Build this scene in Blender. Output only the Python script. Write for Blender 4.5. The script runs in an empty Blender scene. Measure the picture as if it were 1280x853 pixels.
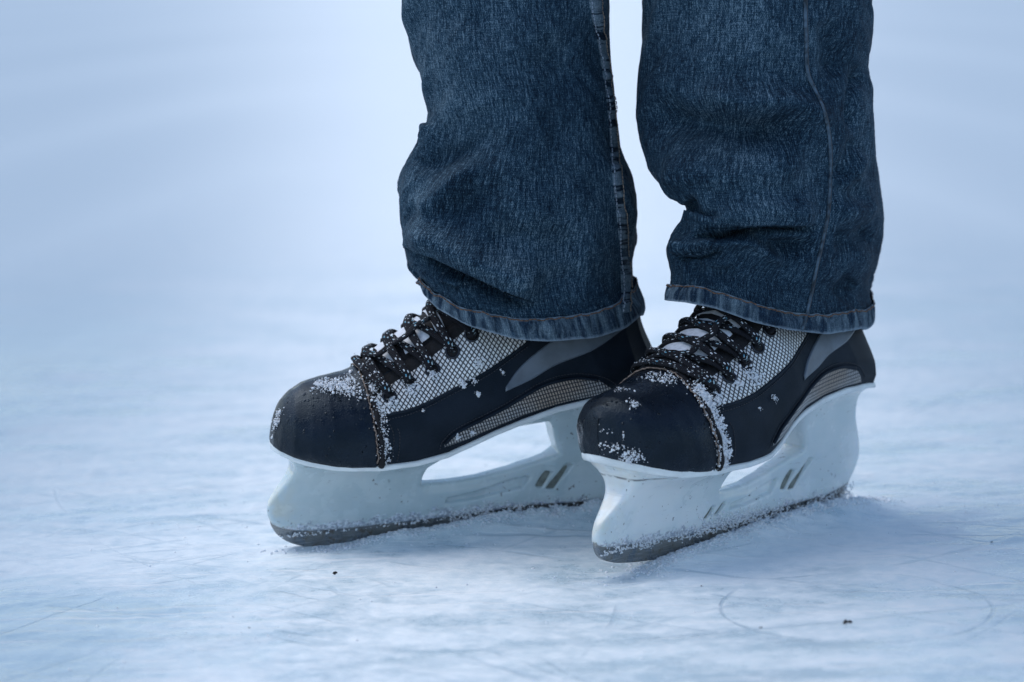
import bpy, bmesh, math, random
import numpy as np
import openvdb
from mathutils import Vector, Matrix
from mathutils.bvhtree import BVHTree

rng = np.random.default_rng(7)
random.seed(7)
scene = bpy.context.scene
COL = scene.collection
R = math.radians

# ------------------------------------------------------------------ camera model
GZ = 0.010                                   # skate frame to ice level
CAM_D, CAM_H, CAM_P, CAM_F, CAM_R = 1.79614, 0.39599 + GZ, 0.146822, 3153.34, -0.0216043
_c, _s = math.cos(CAM_P), math.sin(CAM_P)
CFW = np.array([0, _c, -_s]); CUP0 = np.array([0, _s, _c]); CRT0 = np.array([1., 0, 0])
CRT = CRT0 * math.cos(CAM_R) + CUP0 * math.sin(CAM_R)
CUP = -CRT0 * math.sin(CAM_R) + CUP0 * math.cos(CAM_R)
CPOS = np.array([0, -CAM_D, CAM_H])

def proj(p):
    d = np.asarray(p, float) - CPOS
    z = d @ CFW
    return np.stack([640 + CAM_F * (d @ CRT) / z, 426.5 - CAM_F * (d @ CUP) / z], -1)

def ray(px, py):
    d = CFW + CRT * (px - 640) / CAM_F - CUP * (py - 426.5) / CAM_F
    return d / np.linalg.norm(d)

def at(px, py, Y):                           # photo pixel -> point on the vertical plane y = Y
    d = ray(px, py)
    return CPOS + d * (Y - CPOS[1]) / d[1]

# ------------------------------------------------------------------ objects
def tag(o, label=None, cat=None, group=None, kind=None):
    if label: o['label'] = label
    if cat: o['category'] = cat
    if group: o['group'] = group
    if kind: o['kind'] = kind
    return o

def empty(name, loc, label, cat, group=None):
    o = bpy.data.objects.new(name, None); COL.objects.link(o)
    o.location = loc; o.empty_display_size = .05
    return tag(o, label, cat, group)

def mesh_obj(name, verts, faces, mat, parent=None, smooth=True, uv=None):
    """verts are world coordinates; the child keeps them through a plain offset of the parent"""
    verts = np.asarray(verts, np.float64)
    me = bpy.data.meshes.new(name)
    root = parent
    off = np.zeros(3)
    if parent is not None:
        p = parent
        off = np.array(p.location)
        while p.parent is not None:
            p = p.parent; off = off + np.array(p.location)
    if isinstance(faces, np.ndarray):
        me.vertices.add(len(verts)); me.vertices.foreach_set('co', (verts - off).astype(np.float32).ravel())
        k = faces.shape[1]
        me.loops.add(faces.size); me.loops.foreach_set('vertex_index', faces.astype(np.int32).ravel())
        me.polygons.add(len(faces)); me.polygons.foreach_set('loop_start', np.arange(0, faces.size, k, dtype=np.int32))
        me.update(calc_edges=True); me.validate()
    else:
        me.from_pydata((verts - off).tolist(), [], [list(f) for f in faces]); me.update()
    if smooth: me.polygons.foreach_set('use_smooth', [True] * len(me.polygons))
    if uv is not None:
        lay = me.uv_layers.new(name='UVMap')
        idx = np.empty(len(me.loops), np.int32); me.loops.foreach_get('vertex_index', idx)
        lay.data.foreach_set('uv', np.asarray(uv, np.float32)[idx].ravel())
    if mat is not None: me.materials.append(mat)
    o = bpy.data.objects.new(name, me); COL.objects.link(o)
    o.parent = parent
    return o

def grid_faces(nu, nv, wrap_u=False, base=0):
    iu = np.arange(nu if wrap_u else nu - 1); iv = np.arange(nv - 1)
    A, B = np.meshgrid(iu, iv, indexing='ij')
    A2 = (A + 1) % nu
    return (np.stack([A * nv + B, A2 * nv + B, A2 * nv + B + 1, A * nv + B + 1], -1).reshape(-1, 4) + base)

def merge(parts):
    vs, fs, n = [], [], 0
    for v, f in parts:
        vs.append(v); fs.append(np.asarray(f) + n); n += len(v)
    return np.concatenate(vs), np.concatenate(fs)

def catmull(P, n):
    P = np.asarray(P, float)
    if len(P) == 2:
        t = np.linspace(0, 1, n)[:, None]; return P[0] * (1 - t) + P[1] * t
    d = np.r_[0, np.cumsum(np.linalg.norm(np.diff(P, axis=0), axis=1) ** .5)]
    # centripetal via cubic Hermite with finite-difference tangents
    m = np.zeros_like(P)
    m[1:-1] = (P[2:] - P[:-2]) / (d[2:] - d[:-2])[:, None]
    m[0] = (P[1] - P[0]) / (d[1] - d[0]); m[-1] = (P[-1] - P[-2]) / (d[-1] - d[-2])
    out = []
    tt = np.linspace(0, d[-1], n * 4)
    i = np.clip(np.searchsorted(d, tt, side='right') - 1, 0, len(P) - 2)
    h = d[i + 1] - d[i]; u = (tt - d[i]) / h
    h = h[:, None]; u = u[:, None]
    C = (2*u**3-3*u**2+1)*P[i] + (u**3-2*u**2+u)*h*m[i] + (-2*u**3+3*u**2)*P[i+1] + (u**3-u**2)*h*m[i+1]
    L = np.r_[0, np.cumsum(np.linalg.norm(np.diff(C, axis=0), axis=1))]
    s = np.linspace(0, L[-1], n)
    return np.stack([np.interp(s, L, C[:, k]) for k in range(C.shape[1])], 1)

def tube(path, rad, seg=8, flat=1.0, nref=None, caps=True):
    """swept tube; rad scalar or array; flat squashes along nref"""
    P = np.asarray(path, float); n = len(P)
    rad = np.broadcast_to(rad, (n,))
    T = np.gradient(P, axis=0); T /= np.linalg.norm(T, axis=1)[:, None] + 1e-12
    if nref is None: nref = np.array([0.1, 0.2, 1.0])
    nref = np.broadcast_to(np.asarray(nref, float), (n, 3))
    N = nref - (nref * T).sum(1)[:, None] * T; N /= np.linalg.norm(N, axis=1)[:, None] + 1e-12
    Bn = np.cross(T, N)
    a = np.linspace(0, 2 * np.pi, seg, endpoint=False)
    V = P[:, None] + rad[:, None, None] * (np.sin(a)[None, :, None] * N[:, None] * flat + np.cos(a)[None, :, None] * Bn[:, None])
    V = V.reshape(-1, 3)
    F = []
    i = np.arange(n - 1)[:, None] * seg; j = np.arange(seg)[None, :]; j2 = (j + 1) % seg
    F = np.stack(np.broadcast_arrays(i + j, i + j2, i + seg + j2, i + seg + j), -1).reshape(-1, 4)
    if caps:
        V = np.concatenate([V, P[:1], P[-1:]])
        c0, c1 = n * seg, n * seg + 1
        jj = np.arange(0, seg, 2)
        F = np.concatenate([F, np.stack([jj * 0 + c0, (jj + 2) % seg, (jj + 1) % seg, jj], -1),
                            np.stack([jj * 0 + c1, (n-1)*seg + jj, (n-1)*seg + (jj + 1) % seg, (n-1)*seg + (jj + 2) % seg], -1)])
    return V, F

# ------------------------------------------------------------------ noise
def _hash(ix, iy, seed):
    h = (ix.astype(np.int64) * 374761393 + iy.astype(np.int64) * 668265263 + seed * 1442695041) & 0xffffffff
    h = ((h ^ (h >> 13)) * 1274126177) & 0xffffffff
    return ((h ^ (h >> 16)) & 0xffff) / 65535.0 * 2 - 1

def vnoise(x, y, seed=0):
    x0 = np.floor(x); y0 = np.floor(y); fx = x - x0; fy = y - y0
    fx = fx * fx * fx * (fx * (fx * 6 - 15) + 10); fy = fy * fy * fy * (fy * (fy * 6 - 15) + 10)
    a = _hash(x0, y0, seed); b = _hash(x0 + 1, y0, seed); c = _hash(x0, y0 + 1, seed); d = _hash(x0 + 1, y0 + 1, seed)
    return (a * (1 - fx) + b * fx) * (1 - fy) + (c * (1 - fx) + d * fx) * fy

def fbm(x, y, oct=4, seed=0, gain=.5):
    s = 0; a = 1; t = 0
    for k in range(oct):
        s = s + a * vnoise(x * 2 ** k + 17.3 * k, y * 2 ** k - 9.1 * k, seed + k); t += a; a *= gain
    return s / t

def sstep(a, b, x):
    t = np.clip((x - a) / (b - a), 0, 1); return t * t * (3 - 2 * t)

# ------------------------------------------------------------------ materials
class NT:
    def __init__(s, name):
        s.m = bpy.data.materials.new(name); s.m.use_nodes = True
        s.t = s.m.node_tree; s.t.nodes.clear()
        s.out = s.t.nodes.new('ShaderNodeOutputMaterial')
        s.b = s.n('ShaderNodeBsdfPrincipled'); s.l(s.b.outputs[0], s.out.inputs[0])
    def n(s, typ, **kw):
        nd = s.t.nodes.new(typ)
        for k, v in kw.items():
            if k in nd.inputs: nd.inputs[k].default_value = v
            else: setattr(nd, k, v)
        return nd
    def l(s, a, b): s.t.links.new(a, b)
    def val(s, sock, v):
        if isinstance(v, bpy.types.NodeSocket): s.l(v, sock)
        else: sock.default_value = v
    def math(s, op, a, b=0.0, c=None):
        nd = s.n('ShaderNodeMath'); nd.operation = op
        s.val(nd.inputs[0], a); s.val(nd.inputs[1], b)
        if c is not None: s.val(nd.inputs[2], c)
        return nd.outputs[0]
    def coord(s, kind='Object'):
        return s.n('ShaderNodeTexCoord').outputs[kind]
    def mapping(s, vec, scale=(1, 1, 1), rot=(0, 0, 0), loc=(0, 0, 0)):
        nd = s.n('ShaderNodeMapping'); s.l(vec, nd.inputs[0])
        nd.inputs['Scale'].default_value = scale; nd.inputs['Rotation'].default_value = rot; nd.inputs['Location'].default_value = loc
        return nd.outputs[0]
    def noise(s, vec, scale, detail=3, rough=.5, dist=0.0):
        nd = s.n('ShaderNodeTexNoise'); s.l(vec, nd.inputs['Vector'])
        nd.inputs['Scale'].default_value = scale; nd.inputs['Detail'].default_value = detail
        nd.inputs['Roughness'].default_value = rough; nd.inputs['Distortion'].default_value = dist
        return nd.outputs['Fac']
    def ramp(s, fac, stops, interp='LINEAR'):
        nd = s.n('ShaderNodeValToRGB'); s.val(nd.inputs[0], fac)
        cr = nd.color_ramp; cr.interpolation = interp
        while len(cr.elements) < len(stops): cr.elements.new(.5)
        for e, (p, c) in zip(cr.elements, stops):
            e.position = p; e.color = (c, c, c, 1) if not hasattr(c, '__len__') else (*c, 1)
        return nd.outputs[0]
    def mr(s, v, a, b, c=0.0, d=1.0, smooth=True):
        nd = s.n('ShaderNodeMapRange'); nd.interpolation_type = 'SMOOTHSTEP' if smooth else 'LINEAR'
        s.val(nd.inputs[0], v)
        for i, q in enumerate((a, b, c, d)): nd.inputs[1 + i].default_value = q
        return nd.outputs[0]
    def mix(s, f, a, b):
        nd = s.n('ShaderNodeMix'); nd.data_type = 'RGBA'
        s.val(nd.inputs[0], f)
        for sock, v in ((nd.inputs[6], a), (nd.inputs[7], b)):
            if isinstance(v, bpy.types.NodeSocket): s.l(v, sock)
            else: sock.default_value = (*v, 1)
        return nd.outputs[2]
    def bump(s, h, strength=.5, dist=.001, prev=None):
        nd = s.n('ShaderNodeBump'); nd.inputs['Strength'].default_value = strength; nd.inputs['Distance'].default_value = dist
        s.l(h, nd.inputs['Height'])
        if prev is not None: s.l(prev, nd.inputs['Normal'])
        return nd.outputs[0]
    def set(s, **kw):
        for k, v in kw.items():
            k = k.replace('_', ' ')
            sock = s.b.inputs[k]
            if isinstance(v, bpy.types.NodeSocket): s.l(v, sock)
            elif k == 'Base Color': sock.default_value = (*v, 1)
            else: sock.default_value = v
        return s.m

def mat_leather():
    m = NT('black_leather'); co = m.coord()
    grain = m.noise(co, 900, 3, .6)
    big = m.noise(co, 60, 4, .55)
    spk = m.noise(co, 1300, 2, .6)
    wet = m.mr(m.noise(co, 75, 4, .65), .50, .60)
    col = m.mix(m.mr(big, .3, .7), (.0025, .0045, .0085), (.006, .0095, .017))
    col = m.mix(m.mr(spk, .66, .74, 0, .35), col, (.06, .07, .09))
    bp = m.bump(grain, .6, .0007)
    bp = m.bump(big, .28, .002, bp)
    rough = m.mr(wet, 0, 1, .36, .13)
    drop = m.n('ShaderNodeTexVoronoi'); m.l(co, drop.inputs['Vector']); drop.inputs['Scale'].default_value = 330
    dv = m.n('ShaderNodeSeparateXYZ'); m.l(drop.outputs['Color'], dv.inputs[0])
    dm = m.math('MULTIPLY', m.mr(drop.outputs['Distance'], .12, .38, 1, 0), m.math('MULTIPLY', m.mr(dv.outputs[0], .62, .66), wet))
    bp = m.bump(dm, .9, .0012, bp)
    m.b.inputs['Specular Tint'].default_value = (.58, .80, 1, 1)
    return m.set(Base_Color=col, Roughness=rough, Normal=bp, Specular_IOR_Level=.30)

def mat_panel():
    m = NT('black_synthetic'); co = m.coord()
    grain = m.noise(co, 1500, 2, .6)
    big = m.noise(co, 40, 4, .5)
    col = m.mix(m.mr(big, .3, .7), (.006, .009, .014), (.012, .0165, .025))
    col = m.mix(m.mr(grain, .62, .75, 0, .35), col, (.05, .055, .07))
    return m.set(Base_Color=col, Roughness=.6, Normal=m.bump(grain, .5, .0005), Specular_IOR_Level=.22, Specular_Tint=m.mix(0.0, (.55, .78, 1), (.55, .78, 1)))

def mat_weave(name, su, sv, rot, lw, warm=0.0, shear=0.0, c_hi=(.86, .88, .88)):
    """metallic silver fabric under a black lattice; uv in metres"""
    m = NT(name); uv = m.coord('UV')
    wob = m.n('ShaderNodeTexNoise'); m.l(uv, wob.inputs['Vector']); wob.inputs['Scale'].default_value = 60
    add = m.n('ShaderNodeVectorMath'); add.operation = 'MULTIPLY_ADD'
    m.l(wob.outputs['Color'], add.inputs[0]); add.inputs[1].default_value = (.0007, .0007, 0); m.l(uv, add.inputs[2])
    rv = m.mapping(add.outputs[0], rot=(0, 0, rot))
    sep = m.n('ShaderNodeSeparateXYZ'); m.l(rv, sep.inputs[0])
    x, y = sep.outputs[0], sep.outputs[1]
    x = m.math('ADD', x, m.math('MULTIPLY', y, shear))
    def line(c, period, w):
        f = m.math('FRACT', m.math('DIVIDE', c, period))
        d = m.math('ABSOLUTE', m.math('SUBTRACT', f, .5))
        return m.mr(d, w / 2 - .07, w / 2 + .07, 1, 0)
    L1 = line(x, su, lw[0]); L2 = line(y, sv, lw[1])
    ln = m.math('MAXIMUM', L1, L2)
    cell = m.n('ShaderNodeTexWhiteNoise'); cell.noise_dimensions = '2D'
    fl = m.n('ShaderNodeCombineXYZ')
    m.l(m.math('FLOOR', m.math('DIVIDE', x, su)), fl.inputs[0]); m.l(m.math('FLOOR', m.math('DIVIDE', y, sv)), fl.inputs[1])
    m.l(fl.outputs[0], cell.inputs['Vector'])
    big = m.noise(uv, 45, 3, .6)
    hi = m.mix(m.math('MULTIPLY', cell.outputs['Value'], .30), c_hi, tuple(c * .5 for c in c_hi))
    hi = m.mix(m.mr(big, .35, .65, .35, 0), hi, (.50, .52, .54))
    if warm: hi = m.mix(m.mr(m.noise(uv, 25, 2), .35, .65, 0, warm), hi, (.42, .27, .14))
    col = m.mix(ln, hi, (.012, .014, .020))
    bp = m.bump(ln, .6, .0006)
    return m.set(Base_Color=col, Metallic=m.mr(ln, 0, 1, .25, 0), Roughness=.38, Normal=bp)

def mat_plain(name, col, rough=.5, metal=0.0, nscale=200, amt=.25, bump=.2, bdist=.0005):
    m = NT(name); co = m.coord()
    n = m.noise(co, nscale, 4, .6)
    c = m.mix(m.mr(n, .3, .7), tuple(x * (1 - amt) for x in col), tuple(min(1, x * (1 + amt)) for x in col))
    return m.set(Base_Color=c, Roughness=rough, Metallic=metal, Normal=m.bump(n, bump, bdist))

def mat_holder(dark):
    m = NT('white_plastic'); co = m.coord(); uv = m.coord('UV')
    sep = m.n('ShaderNodeSeparateXYZ'); m.l(uv, sep.inputs[0])
    big = m.noise(co, 22, 4, .6)
    base = m.mix(m.mr(big, .35, .65), (.62, .70, .72) if not dark else (.46, .56, .59), (.76, .80, .81) if not dark else (.58, .66, .68))
    # scuffs: thin stretched scratches
    sv = m.mapping(uv, scale=(22, 90, 1), rot=(0, 0, .22))
    scr = m.noise(sv, 2.6, 6, .7, 1.6)
    sm = m.math('MULTIPLY', m.mr(scr, .60, .70), m.mr(m.noise(uv, 38, 3, .6), .46, .60))
    col = m.mix(m.math('MULTIPLY', sm, .55), base, (.16, .17, .17))
    spots = m.math('MULTIPLY', m.mr(m.noise(co, 260, 3, .5), .66, .70), m.mr(m.noise(co, 30, 2), .46, .56))
    col = m.mix(m.math('MULTIPLY', spots, .8), col, (.10, .10, .10))
    # yellowed nose
    yel = m.math('MULTIPLY', m.mr(sep.outputs[0], .128, .150), m.mr(m.noise(co, 90, 3), .4, .62))
    col = m.mix(m.math('MULTIPLY', yel, .35), col, (.60, .54, .38))
    # slush frozen to the foot of the holder
    edge = m.math('ADD', sep.outputs[1], m.math('MULTIPLY', m.math('SUBTRACT', m.noise(co, 120, 4, .6), .5), .022))
    fr = m.mr(edge, .008, .012, 1, 0)
    frc = m.mix(m.mr(m.noise(co, 420, 3, .7), .42, .6), (.30, .34, .42), (.80, .85, .92))
    col = m.mix(m.math('MULTIPLY', fr, .8), col, frc)
    gq = m.math('MULTIPLY', m.mr(sep.outputs[0], .03, .05), m.math('MULTIPLY', m.mr(m.math('ABSOLUTE', m.math('SUBTRACT', sep.outputs[1], .0575)), .0003, .0010, 1, 0), m.mr(m.noise(co, 60, 3, .6), .42, .56)))
    col = m.mix(m.math('MULTIPLY', gq, .85), col, (.12, .12, .12))
    fine = m.noise(co, 500, 3, .6)
    bp = m.bump(fine, m_strength := .12, .0004)
    bp = m.bump(scr, .25, .0006, bp)
    frb = m.math('MULTIPLY', fr, m.noise(co, 600, 3, .7))
    bp = m.bump(frb, .8, .0015, bp)
    m.set(Subsurface_Weight=.35, Subsurface_Radius=(.006, .009, .011), Subsurface_Scale=1.0)
    return m.set(Base_Color=col, Roughness=m.mr(big, .3, .7, .20, .36), Normal=bp, Coat_Weight=.3, Coat_Roughness=.12)

def mat_steel():
    m = NT('worn_steel'); co = m.coord(); uv = m.coord('UV')
    n = m.noise(co, 70, 5, .65)
    sv = m.mapping(uv, scale=(30, 900, 1)); st = m.noise(sv, 2, 3, .6)
    col = m.mix(m.mr(n, .35, .6), (.18, .21, .24), (.24, .245, .235))
    col = m.mix(m.mr(st, .4, .7, 0, .5), col, (.5, .5, .5))
    rust = m.mr(m.noise(co, 140, 4, .7), .56, .66)
    col = m.mix(m.math('MULTIPLY', rust, .6), col, (.14, .09, .05))
    return m.set(Base_Color=col, Metallic=.8, Roughness=m.mr(n, .3, .7, .18, .42), Normal=m.bump(st, .3, .0004))

def mat_lace():
    m = NT('braided_lace'); uv = m.coord('UV')
    sep = m.n('ShaderNodeSeparateXYZ'); m.l(uv, sep.inputs[0])
    um = m.math('MULTIPLY', sep.outputs[0], .0045)
    cv = m.n('ShaderNodeCombineXYZ'); m.l(um, cv.inputs[0]); m.l(m.math('MULTIPLY', sep.outputs[1], .62), cv.inputs[1])
    vo = m.n('ShaderNodeTexVoronoi'); m.l(cv.outputs[0], vo.inputs['Vector']); vo.inputs['Scale'].default_value = 780
    vs = m.n('ShaderNodeSeparateXYZ'); m.l(vo.outputs['Color'], vs.inputs[0])
    dot = m.math('MULTIPLY', m.mr(vo.outputs['Distance'], .26, .36, 1, 0), m.mr(vs.outputs[0], .70, .72))
    fleck = m.ramp(vs.outputs[1], [(0, (.75, .80, .85)), (.55, (.15, .42, .58)), (.8, (.45, .60, .66))], 'CONSTANT')
    top = m.math('SUBTRACT', sep.outputs[0], 1.0)
    row = m.mr(m.math('ABSOLUTE', m.math('SUBTRACT', m.math('ABSOLUTE', top), .26)), .07, .13, 1, 0)
    vv = m.math('ADD', m.math('DIVIDE', sep.outputs[1], .0036), m.math('MULTIPLY', m.math('GREATER_THAN', top, 0.0), .5))
    dash = m.mr(m.math('ABSOLUTE', m.math('SUBTRACT', m.math('FRACT', vv), .5)), .20, .27, 1, 0)
    wn = m.n('ShaderNodeTexWhiteNoise'); wn.noise_dimensions = '1D'; m.l(m.math('FLOOR', vv), wn.inputs['W'])
    dot = m.math('MAXIMUM', m.math('MULTIPLY', dot, .5), m.math('MULTIPLY', m.math('MULTIPLY', row, dash), m.math('GREATER_THAN', wn.outputs['Value'], .66)))
    n = m.noise(m.coord(), 1200, 2)
    col = m.mix(dot, m.mix(n, (.005, .006, .009), (.014, .016, .022)), fleck)
    a = m.math('ADD', m.math('MULTIPLY', um, 2200), m.math('MULTIPLY', sep.outputs[1], 2600)); b_ = m.math('SUBTRACT', m.math('MULTIPLY', um, 2200), m.math('MULTIPLY', sep.outputs[1], 2600))
    h = m.math('MULTIPLY', m.math('SINE', a), m.math('SINE', b_))
    return m.set(Base_Color=col, Roughness=.85, Specular_IOR_Level=.25, Normal=m.bump(h, .6, .0007))

def mat_snow(name='snow_clumps', scale=500):
    m = NT(name); co = m.coord()
    n = m.noise(co, scale, 3, .7)
    col = m.mix(m.mr(n, .3, .7), (.70, .77, .86), (.88, .91, .94))
    m.set(Subsurface_Weight=.25, Subsurface_Radius=(.003, .004, .005), Subsurface_Scale=1.0)
    return m.set(Base_Color=col, Roughness=.45, Normal=m.bump(n, .6, .0008))

def mat_denim(kind='leg'):
    m = NT('indigo_denim' if kind == 'leg' else 'worn_denim_' + kind); uv = m.coord('UV'); co = m.coord()
    # slubby warp threads running down the leg
    sA = m.noise(m.mapping(uv, scale=(1500, 330, 1)), 1.0, 3, .65)
    sB = m.noise(m.mapping(uv, scale=(700, 75, 1)), 1.0, 3, .65)
    sC = m.noise(m.mapping(uv, scale=(90, 1500, 1)), 1.0, 2, .6)
    gr = m.noise(uv, 1250, 2, .7)
    # twill: fine diagonal ribs
    rot = m.mapping(uv, rot=(0, 0, .45)); sp = m.n('ShaderNodeSeparateXYZ'); m.l(rot, sp.inputs[0])
    tw = m.math('SINE', m.math('MULTIPLY', sp.outputs[0], 2 * math.pi / .0011))
    t = m.math('ADD', m.math('MULTIPLY', sA, .34), m.math('MULTIPLY', sB, .30))
    t = m.math('ADD', t, m.math('MULTIPLY', gr, .34))
    t = m.math('ADD', t, m.math('MULTIPLY', sC, .14))
    t = m.math('ADD', t, m.math('MULTIPLY', tw, .018))
    fade = m.noise(co, 9, 3, .55)                 # broad wash marks of the cloth
    t = m.math('ADD', t, m.mr(fade, .3, .7, -.035, .03))
    big = m.noise(m.mapping(uv, scale=(1, .5, 1)), 40, 3, .6)
    t = m.math('ADD', t, m.mr(big, .3, .7, -.010, .010))
    if kind == 'leg':
        col = m.ramp(t, [(.43, (.0012, .0050, .0125)), (.52, (.0075, .0220, .041)), (.59, (.026, .062, .098)), (.68, (.15, .225, .285))])
    else:
        # hem or felled seam: pale worn ridges across, dark hollows between
        ax = (250, 45, 1) if kind == 'hem' else (30, 330, 1)
        rg = m.noise(m.mapping(uv, scale=ax), .5, 4, .6, .5)
        rgm = m.mr(rg, .40, .62) if kind == 'hem' else m.mr(rg, .44, .52)
        dk = m.ramp(t, [(.42, (.003, .008, .018)), (.56, (.012, .029, .055)), (.72, (.07, .13, .19))])
        lt = m.ramp(t, [(.42, (.040, .068, .095)), (.56, (.11, .165, .21)), (.72, (.30, .37, .43))])
        if kind == 'seam': dk = m.mix(.6, dk, (.002, .004, .008))
        col = m.mix(rgm, dk, lt)
        if kind == 'hem':
            edge = m.n('ShaderNodeUVMap'); edge.uv_map = 'Edge'
            es = m.n('ShaderNodeSeparateXYZ'); m.l(edge.outputs[0], es.inputs[0])
            wv = m.math('ADD', es.outputs[1], m.math('MULTIPLY', m.math('SUBTRACT', m.noise(uv, 300, 3), .5), .25))
            worn = m.math('MAXIMUM', m.mr(wv, .0, .16, 1, 0), m.mr(wv, .86, 1.0, 0, .7))
            col = m.mix(m.math('MULTIPLY', worn, .75), col, (.24, .31, .38))
    hgt = m.math('ADD', m.math('MULTIPLY', sA, .6), m.math('ADD', m.math('MULTIPLY', gr, .5), m.math('MULTIPLY', tw, .06)))
    bp = m.bump(hgt, .55, .0007)
    bp = m.bump(big, .15, .002, bp)
    return m.set(Base_Color=col, Roughness=.9, Normal=bp, Specular_IOR_Level=.15)

def mat_ice():
    m = NT('frosted_ice'); co = m.coord('Object')
    sep = m.n('ShaderNodeSeparateXYZ'); m.l(co, sep.inputs[0])
    x, y = sep.outputs[0], sep.outputs[1]
    st = m.mapping(co, scale=(.55, 1.0, 1), rot=(0, 0, R(-30)))
    n1 = m.noise(st, 5.5, 5, .6, .8)
    n2 = m.noise(m.mapping(co, scale=(.5, 1.3, 1), rot=(0, 0, R(12))), 20, 5, .62, .5)
    n3 = m.noise(co, 75, 6, .72)
    n4 = m.noise(co, 420, 3, .7)
    far = m.noise(m.mapping(co, scale=(.6, .35, 1)), .9, 3, .5, .4)
    # clear dark ice up close; the far blobs paint darkening at the view's sides
    frost = m.math('ADD', m.math('MULTIPLY', n1, .45), m.math('MULTIPLY', n2, .30))
    frost = m.math('ADD', frost, m.math('MULTIPLY', n3, .25))
    def blob(cx, cy, rx, ry, amt):
        dx = m.math('DIVIDE', m.math('SUBTRACT', x, cx), rx); dy = m.math('DIVIDE', m.math('SUBTRACT', y, cy), ry)
        d = m.math('SQRT', m.math('ADD', m.math('MULTIPLY', dx, dx), m.math('MULTIPLY', dy, dy)))
        d = m.math('ADD', d, m.math('MULTIPLY', m.math('SUBTRACT', n1, .5), .9))
        return m.mr(d, .3, 1.25, amt, 0)
    for b in BLOBS: frost = m.math('SUBTRACT', frost, blob(*b))
    frost = m.math('SUBTRACT', frost, m.mr(far, .5, .75, 0, .03))
    fm = m.mr(frost, .385, .575)
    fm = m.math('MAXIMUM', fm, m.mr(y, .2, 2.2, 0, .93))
    # edge darkening of the view, painted into the ice colour
    vignette = None
    for cx, cy, rx, ry, am in VIGNETTE:
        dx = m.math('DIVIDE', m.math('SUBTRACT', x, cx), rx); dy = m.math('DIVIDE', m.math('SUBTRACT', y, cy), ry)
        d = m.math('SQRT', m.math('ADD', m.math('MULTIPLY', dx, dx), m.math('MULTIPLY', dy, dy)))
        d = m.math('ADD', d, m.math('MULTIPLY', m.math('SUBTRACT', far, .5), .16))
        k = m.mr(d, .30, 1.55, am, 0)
        vignette = k if vignette is None else m.math('MAXIMUM', vignette, k)
    # short scrapes left by many blades, in three directions
    scrape = None
    for k_, (rot_, sc_, lo) in enumerate(((24, 130, .565), (-38, 110, .58), (5, 160, .58))):
        nz = m.noise(m.mapping(co, scale=(4.5, sc_, 1), rot=(0, 0, R(rot_)), loc=(k_ * 3.1, 0, 0)), 1.0, 4, .6, .25)
        g_ = m.math('MULTIPLY', m.mr(nz, lo, lo + .09), m.mr(m.noise(m.mapping(co, loc=(k_ * 5., 2, 0)), 7, 2), .45, .62))
        scrape = g_ if scrape is None else m.math('MAXIMUM', scrape, g_)
    # skate scratches: thin arcs of large circles
    wob = m.math('MULTIPLY', m.math('SUBTRACT', m.noise(co, 6, 2), .5), .012)
    scr = None
    for cx, cy, r, w, a in SCRATCH:
        dx = m.math('SUBTRACT', x, cx); dy = m.math('SUBTRACT', y, cy)
        d = m.math('SQRT', m.math('ADD', m.math('MULTIPLY', dx, dx), m.math('MULTIPLY', dy, dy)))
        d = m.math('ABSOLUTE', m.math('ADD', m.math('SUBTRACT', d, r), wob))
        k = m.mr(d, w * .25, w, a, 0)
        scr = k if scr is None else m.math('MAXIMUM', scr, k)
    scr = m.math('MULTIPLY', scr, m.mr(m.noise(co, 9, 3, .6), .44, .60))
    snow = m.mix(m.mr(n3, .35, .65), (.76, .83, .86), (.83, .88, .895))
    ice = m.mix(m.mr(n2, .35, .65), (.48, .61, .68), (.62, .74, .79))
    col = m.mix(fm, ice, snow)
    col = m.mix(m.math('MULTIPLY', scrape, .85), col, (.88, .91, .92))
    col = m.mix(vignette, col, (.085, .195, .30))
    col = m.mix(m.math('MULTIPLY', scr, .75), col, (.34, .46, .55))
    rough = m.mr(fm, 0, 1, .22, .60)
    bp = m.bump(n4, .22, .0009)
    bp = m.bump(n3, .30, .0025, bp)
    bp = m.bump(n2, .22, .006, bp)
    neg = m.math('SUBTRACT', m.math('MULTIPLY', scr, -1.0), m.math('MULTIPLY', scrape, -.5))
    bp = m.bump(neg, .6, .0015, bp)
    m.set(Subsurface_Weight=0.0)
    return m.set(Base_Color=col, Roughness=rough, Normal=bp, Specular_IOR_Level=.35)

BLOBS = [(-.37, -.36, .13, .24, .16), (.43, -.12, .14, .30, .12), (-.75, .8, .35, .9, .10),
         (-1.9, 3.2, 1.2, 2.8, .20), (2.1, 4.0, 1.3, 3.0, .16), (-7, 14, 4.5, 11, .22), (7.5, 17, 4, 12, .2)]  # far entries: side darkening put into the colour as thinner frost
VIGNETTE = [(-.50, -.45, .27, .5, .70), (.56, -.45, .27, .5, .55)]  # near corners of the view darkened in the ice colour
for _k, _y in enumerate((.15, 1.3, 3.2, 6.2, 11, 19, 34, 62, 120)):      # painted darkening that follows both sides of the view into the distance
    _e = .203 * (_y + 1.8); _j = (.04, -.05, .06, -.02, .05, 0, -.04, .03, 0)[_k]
    VIGNETTE.append((-_e * (1.66 + _j * .3), _y, _e * .95, 1.9 * (_y + 1.8), .56))
    VIGNETTE.append((_e * (1.74 - _j * .3), _y, _e * .95, 1.9 * (_y + 1.8), .50))
SCRATCH = []
_r = random.Random(3)
for k in range(64):
    ang = _r.choice((1, -1)) * R(90) + _r.uniform(-.9, .9); r = _r.uniform(.6, 3.5); px, py = _r.uniform(-.5, .6), _r.uniform(-.45, .7)
    SCRATCH.append((px + r * math.cos(ang), py + r * math.sin(ang), r, _r.uniform(.0012, .0036), _r.uniform(.25, .7)))
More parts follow.
